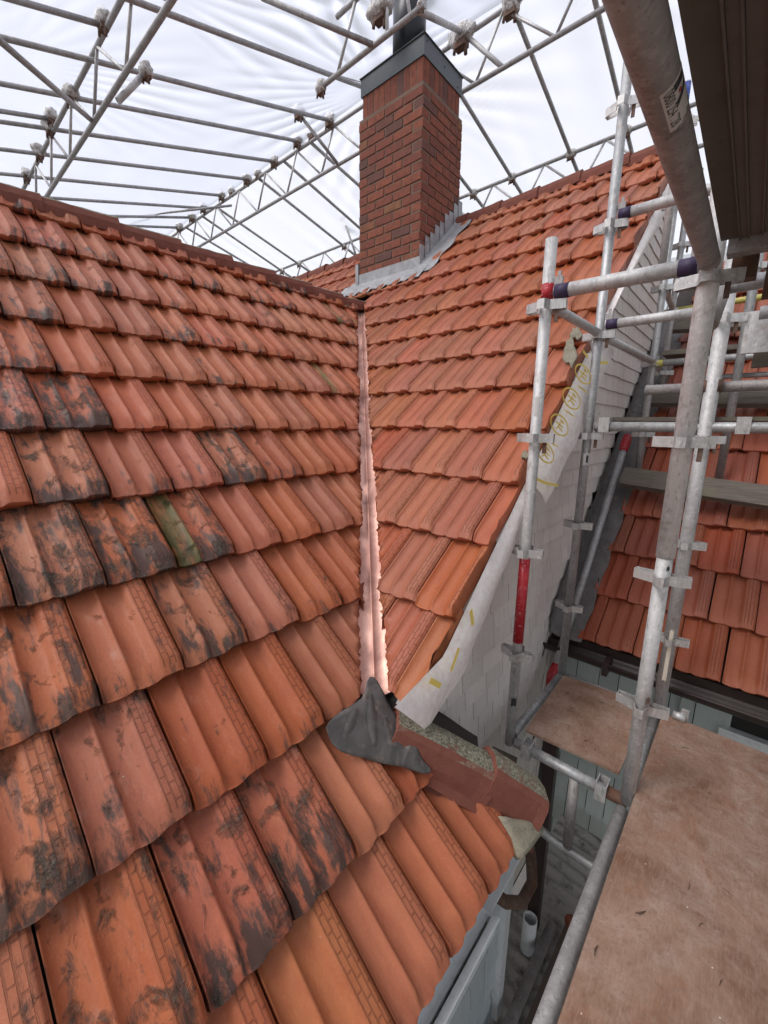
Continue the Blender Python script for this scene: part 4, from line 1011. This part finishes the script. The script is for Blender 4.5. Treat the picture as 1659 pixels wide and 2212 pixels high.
ink(quad_me([(.42 * k_, .016), (.56 * k_, .014), (.36 * k_, .036), (.24 * k_, .036)]), tA, 1.80, 'logo_bar', 'ink')
ink(quad_me([(.26 * k_, .021), (.34 * k_, .021), (.34 * k_, .026), (.26 * k_, .026)]), tA, 1.80, 'logo_dot', 'inkred')

# ---------------------------------------------------------------- shelter roof over the site
X1, X2, X3 = 1.75, 4.67, 6.60
def zs(x):  # underside of the sheeting
    return 4.22 - (4.67 - x) * .226 if x < X2 else 4.20 - (x - X2) * .262
TR = .0242
def ladder(x, zlo, zhi, y0, y1, label, step=.50, ph=0.0, paint_bits=()):
    o = empty('ladder_beam', (x, (y0 + y1) / 2, zlo), label, 'ladder beam', 'ladder beams of the temporary roof')
    for z_, nm in ((zlo, 'bottom_chord'), (zhi, 'top_chord')):
        mb = MB(); mb.tube((x, y0, z_), (x, y1, z_), TR, 14); mb.build(nm, MT['roof_tube'], o)
    y_ = y0 + ph; k = 0
    while y_ < y1 - step / 2:
        a_, b_ = (zlo, zhi) if k % 2 else (zhi, zlo)
        mb = MB(); mb.tube((x, y_, a_), (x, y_ + step * (.34 if k % 2 == 0 else .66), b_), .0150, 10)
        mb.build('strut', MT['red'] if k in paint_bits else MT['alu' if k % 3 else 'roof_tube'], o); y_ += step * (.34 if k % 2 == 0 else .66); k += 1
    return o
ladder(X1, 3.03, 3.52, 2.2, 9.9, 'nearest ladder beam crossing the top left corner', .95, .2)
ladder(X2, 3.66, 4.17, -1.0, 12.5, 'middle ladder beam at the apex, running behind the chimney to the far left', .86, .1)
ladder(X3, 3.22, 3.68, -1.5, 13.5, 'farthest ladder beam, low behind the ridge of the right hand roof', .80, .3, (18, 31))
o = empty('ladder_beam', (3.45, 3.2, 3.5), 'short ladder beam passing just in front of the chimney cap', 'ladder beam', 'ladder beams of the temporary roof')
mb = MB(); mb.tube((3.45, 2.62, 3.505), (3.45, 3.98, 3.505), TR, 14); mb.build('bottom_chord', MT['roof_tube'], o)
mb = MB(); mb.tube((3.45, 2.0, 3.985), (3.45, 3.72, 3.985), TR, 14); mb.build('top_chord', MT['roof_tube'], o)
for a_, b_ in ((2.78, 2.9), (3.05, 3.05), (3.72, 3.45)):
    mb = MB(); mb.tube((3.45, a_, 3.505), (3.45, b_, 3.985), .016, 10); mb.build('strut', MT['alu'], o)
YN = [4.35, 5.13, 5.88, 6.49, 7.25, 8.06, 8.83, 9.38, 10.12, 10.95]
YR = [1.15, 1.80, 2.46, 3.02, 3.9]
wseed = 0
def wrap(P, s, label=None, n=1, hook=True):
    """rolled foam and film taped round a tube coupling, with the clamp under it"""
    global wseed; wseed += 1
    bm = bmesh.new(); bmesh.ops.create_icosphere(bm, subdivisions=3, radius=1)
    st2 = V((random.uniform(.7, 1.0), random.uniform(1.0, 1.5), random.uniform(.8, 1.1)))
    for v in bm.verts:
        q = v.co.copy(); f = 1 + .35 * noise.noise(q * 1.6 + V((wseed * 3.1, 0, 0))) + .22 * noise.noise(q * 4.2 + V((wseed, 9, 0))); v.co = V((q.x * st2.x, q.y * st2.y, q.z * st2.z)) * f * s * .62
    for f in bm.faces: f.smooth = True
    o = empty('wrapped_coupling', P, label or 'foam wrapped tube coupling under the sheeting', 'coupling', 'foam wrapped tube couplings of the temporary roof')
    me = bpy.data.meshes.new('foam_wrap'); bm.to_mesh(me); bm.free(); me.materials.append(MT['wrap']); w_ = link('foam_wrap', me, o); w_.location = V(P) + V((0, 0, s * .15))
    mb = MB(); mb.box(V(P) - V((0, 0, s * .32)), s * .55, s * .8, s * .55); mb.tube(V(P) - V((0, s * .3, s * .3)), V(P) - V((0, s * .35, s * 1.05)), s * .12, 8); mb.tube(V(P) - V((s * .2, -s * .3, s * .3)), V(P) - V((s * .2, -s * .4, s * .85)), s * .10, 8); mb.build('clamp', MT['rust'], o); return o
ordn = ['first', 'second', 'third', 'fourth', 'fifth', 'sixth', 'seventh', 'eighth', 'ninth', 'tenth', 'eleventh', 'twelfth']
LN = [((285, 0), (823, 203)), ((205, 132), (720, 262)), ((159.5, 211), (650, 306)), ((113, 279), (600, 350)), ((90, 333), (540, 388)), ((62, 381), (485, 423)), ((42, 423), (445, 450)), ((15, 463), (420, 470)), ((10, 478), (393, 492))]
for i, (pa, pb) in enumerate(LN):
    a, b = onX(*pa, X1), onX(*pb, X2); d = (b - a) / (X2 - X1)
    a0 = a - d * (X1 + 1.4); a0.z = max(a0.z, 2.4)
    o = empty('rafter_tube', a.lerp(b, .5), 'left side roof tube of the shelter, %s one counting back from the chimney' % ordn[i], 'shelter tube', 'sloping tubes under the sheeting, left of the chimney')
    mb = MB(); mb.tube(a0, b, TR, 14); mb.build('tube', MT['roof_tube'], o)
    wrap(b + V((-.05, .03, .0)), .125, 'foam wrapped coupling on the middle beam at the %s left roof tube' % ordn[i])
    if i in (2, 4, 5): wrap(V((X2, b.y - .26, b.z)), .105, 'spare wrapped coupling just nearer the chimney than the %s roof tube' % ordn[i])
    if i in (2, 3, 4, 5): wrap(a + V((-.02, .02, .02)), .13, 'foam wrapped coupling on the nearest beam at the %s left roof tube' % ordn[i])
for q_, nm_ in (((228, 56), 'short roof tube ending on the nearest beam at the top edge'), ((115, 258), 'short roof tube ending on the nearest beam halfway down')):
    b = onX(*q_, X1); mb = MB(); mb.tube(b - V((3.2, -.42, .8)), b, TR, 14); o = mb.build('rafter_tube', MT['roof_tube']); tag(o, nm_, 'shelter tube'); wrap(b + V((-.02, 0, .02)), .12, 'foam wrap on the ' + nm_)
RN = [((1262, -95), (1354, 285)), ((1105, 8), (1233, 334)), ((944, 121), (1106, 385)), ((845, 188), (1022, 419)), ((671, 307.6), (867, 482)), ((612, 347), (797, 510)), ((558, 384.6), (743, 532)), ((467, 447), (646, 571)), ((437, 467), (610, 586)), ((402, 491.5), (581, 598))]
for i, (pa, pb) in enumerate(RN):
    a, b = onX(*pa, X2), onX(*pb, X3); d = (b - a) / (X3 - X2)
    o = empty('rafter_tube', a.lerp(b, .5), 'right slope roof tube of the shelter, %s from the scaffold side' % ordn[i], 'shelter tube', 'sloping tubes under the sheeting, beyond the apex')
    mb = MB(); mb.tube(a, a + d * 3.6, TR, 12); mb.build('tube', MT['roof_tube'], o)
    wrap(b, .095, 'foam wrapped coupling on the farthest beam, %s from the scaffold side' % ordn[i])
wrap((X2 - .02, 3.02, 4.16), .17, 'large foam wrapped coupling just right of the chimney cap'); wrap((X2, 2.46, 4.16), .15, 'foam wrapped coupling on the middle beam near the top edge right of the chimney')
wrap(onX(822, 22, 3.45), .15, 'big foam bundle beside the flue above the chimney cap'); wrap((3.45, 3.98, 3.50), .10, 'small wrapped coupling at the left end of the beam in front of the chimney'); wrap((3.45, 2.66, 3.52), .06, 'dark coupling at the right end of the beam in front of the chimney')
def extra(a, b, label, r=TR, mat='roof_tube', cat='shelter tube'):
    mb = MB(); mb.tube(a, b, r, 14); return tag(mb.build('brace_tube', MT[mat]), label, cat)
def onS(x, y, dz=-.04):
    v = ray(x, y); lo, hi = .05, 30
    for _ in range(50):
        m_ = (lo + hi) / 2; p = v * m_
        if p.z < zs(p.x) + dz: lo = m_
        else: hi = m_
    return v * lo
extra(onS(565, -6), onX(808, 98, 3.45), 'dark roof tube running down to the beam in front of the chimney')
extra(onX(-10, 80, .8), onX(200, 262, X1), 'thick slanting brace tube at the left edge ending on the nearest beam')
extra(onX(645, 245, 4.2), onX(732, 357, X2), 'dark diagonal brace tube left of the chimney between roof tube and middle beam', .022, 'dull_steel'); wrap(onX(645, 242, 4.2), .13, 'foam wrapped head of the dark diagonal brace')
extra(onX(235, 473, 3.6), onX(500, 444, X2), 'long slanting brace tube low over the left ridge', .020)
extra(onX(255, 218, X1), onX(312, 160, 2.0), 'pale square ended brace on the nearest beam', .028, 'pale_steel'); wrap(onX(316, 156, 2.0), .10, 'foam wrapped end of the pale brace on the nearest beam')
extra(V((3.47, 2.72, 3.53)), onX(1000, 70, X2), 'pale brace from the chimney beam up to the large coupling', .026, 'pale_steel')
extra(onX(1005, 75, X2), onX(1085, 145, X2), 'pale diagonal brace right of the chimney on the middle beam', .024, 'pale_steel')
extra(onX(742, 472, X3 - .3), onX(772, 560, X3 - .3), 'pinkish brace tube just left of the chimney foot on the far beam', .020, 'roof_tube'); wrap(onX(740, 468, X3 - .3), .10, 'pinkish wrapped coupling just left of the chimney foot')
# sheeting
def rippled(x0, x1, y0, y1, nx, ny, fn):
    mb = MB(); rows = []; pl = []
    for i in range(nx + 1):
        x_ = x0 + (x1 - x0) * i / nx; rw = []
        for j in range(ny + 1):
            y_ = y0 + (y1 - y0) * j / ny; q, k = fn(x_, y_); rw.append(V((x_, y_, q))); pl.append(k)
        rows.append(rw)
    mb.sheet(rows); return mb, pl
FOLD_ANCHORS = 1
anch = [(4.67, 2.4), (4.67, 4.3), (1.75, 4.4), (1.2, 6.2), (2.6, 3.2)]
def fold_h(x_, y_):
    h = 0
    for k, (ax_, ay_) in enumerate(anch):
        dx, dy = x_ - ax_, y_ - ay_; r_ = math.hypot(dx, dy); a_ = math.atan2(dy, dx); f = math.exp(-((r_ - 1.2) / .8) ** 2) * max(0, min(1, (r_ - .42) / .35))
        wv = math.sin(a_ * 38 + k * 2 + 1.5 * noise.noise(V((a_ * 2.0, k * 1.7, 2.0)))); f *= max(0, .15 + 1.9 * noise.noise(V((a_ * 1.3, k * 3.3, .5))))
        h += f * math.copysign(abs(wv) ** 1.4, wv)
    h += .12 * math.sin(x_ * 9 + 2.2 * noise.noise(V((x_ * .8, y_ * .5, 3)))) * (1 if x_ < X2 else 0) * (.4 + noise.noise(V((x_, y_, 8))))
    if x_ > X2: h += .8 * math.sin(y_ * 15 + 3 * noise.noise(V((x_ * .5, y_ * 1.0, 1)))) * max(0, noise.noise(V((x_ * .35, y_ * .9, 4))) + .15)
    return h
def sheet_obj(x0, x1, y0, y1, nx, ny, label):
    def fn(x_, y_):
        h = 1.25 * fold_h(x_, y_); sag = -.02 * math.sin((y_ * 8.2)) ; return zs(x_) + .05 + max(0, X2 - x_) / 2.92 * max(0, .05 * (y_ - 5)) + h * .011 + sag * .3, .5 + .5 * h
    mb, pl = rippled(x0, x1, y0, y1, nx, ny, fn); me = mb.mesh('plastic_sheeting')
    at = me.attributes.new('pleat', 'FLOAT', 'POINT')
    for i, k in enumerate(pl): at.data[i].value = max(0, min(1, k * (1.0 if x0 < 3 else .45)))
    me.materials.append(MT['film' if x0 < 3 else 'film2']); o = link('plastic_sheeting', me); tag(o, label, 'sheeting', 'translucent shelter sheeting'); return o
sheet_obj(-2.0, X2, -.5, 14, 260, 620, 'wrinkled translucent white sheeting over the left half of the shelter')
sheet_obj(X2, 9.5, -2.5, 14, 90, 420, 'smoother translucent white sheeting beyond the apex, right of the chimney')
def seam(a, b, nm):
    a, b = V(a), V(b); mb = MB(); mb.path([a.lerp(b, t / 12) + V((0, 0, -.006 - .03 * math.sin(math.pi * t / 12))) for t in range(13)], .006, 6); tag(mb.build('sheeting_seam', MT['pale_steel']), nm, 'cord')
seam((2.2, 4.55, zs(2.2) + .02), (X2 - .1, 4.25, zs(X2) + .02), 'thin cord sagging under the sheeting left of the chimney')

# ---------------------------------------------------------------- low level clutter between wall and boards
mb = MB(); rows = []
for i in range(190):
    x_ = .2 + i * .0127; zz = -2.62 + .011 * math.cos(i * math.pi / 3); rows.append([V((x_, .62, zz + .02)), V((x_, .30, zz)), V((x_, -.3, zz - .05)), V((x_, -1.2, zz - .1))])
mb.sheet(rows); mb.sheet([[p - V((0, 0, .003)) for p in reversed(rw)] for rw in rows]); tag(mb.build('corrugated_roof', MT['corr']), 'dirty pale corrugated lean-to roof far below between wall and scaffold', 'roof')
tag(board('scaffold_board', [(-.2, .40, -2.52), (1.88, .37, -2.52), (1.88, .02, -2.52), (-.2, .02, -2.52)], .03, 'grime', 'grimy dark board low beside the corrugated roof'))
mb = MB(); mb.tube((-.2, .445, -2.50), (1.82, .415, -2.50), .024, 16); mb.build('low', MT['dull_steel']).name = 'scaffold_ledger'
tag(bpy.data.objects['scaffold_ledger'] if 'label' not in bpy.data.objects['scaffold_ledger'] else C.objects[-1], 'dirty tube lying low along the grimy board', 'scaffold tube', 'horizontal scaffold tubes')
mb = MB(); r = random.Random(8); 
k = tile_bm(9); me = bpy.data.meshes.new('loose_tile'); k.to_mesh(me); me.materials.append(MT['farclay_shaded']); o = link('loose_tile', me)
o.location = (2.02, .22, -2.55); o.rotation_euler = (.1, -.1, 2.2); o.color = (.5, .1, 0, 1); tag(o, 'single loose red tile lying on the corrugated roof beside the long tube', 'roof tile')
dp = empty('downpipe', (1.79, .5, -2.6), 'flat dark brown downpipe dropping behind the mossy hip end', 'downpipe')
mb = MB(); mb.box((1.785, .50, -1.98), .045, .055, 1.15); mb.build('pipe', MT['brown_gutter'], dp)
sp = empty('downpipe', (1.72, .46, -2.6), 'short white pipe stub standing at the wall corner below', 'downpipe')
mb = MB(); mb.ribbon([V((1.70 + .032 * math.cos(t), .49 + .032 * math.sin(t), -2.60)) for t in [2 * math.pi * i / 20 for i in range(20)]], .20, .004); mb.build('pipe', MT['white'], sp)
mb = MB(); mb.path([(1.12, .47, -1.60), (1.18, .43, -1.68), (1.26, .40, -1.74), (1.36, .40, -1.75), (1.42, .43, -1.72), (1.45, .46, -1.66)], .021, 14); tag(mb.build('swan_neck_pipe', MT['rust']), 'bent brown grey pipe poking out under the eave corner', 'pipe')
mb = MB(); mb.box((1.50, .66, -1.50), .35, .12, .03, V((1, .1, -.25)).normalized(), V((-.1, 1, 0)).normalized()); tag(mb.build('timber_offcut', MT['timber']), 'bit of weathered timber behind the foot of the red banded pole', 'timber')
pts = [V((1.02, .795, -1.02)), V((1.10, .80, -.985)), V((1.42, .70, -1.30)), V((1.36, .66, -1.32)), V((1.15, .72, -1.12))]
poly_sheet('lead_scrap', pts, MT['felt'], .004, None, 2, .008, V((0, 0, 1)), 3); tag(C.objects[-1], 'black flap of membrane tucked behind the hip tiles', 'membrane')
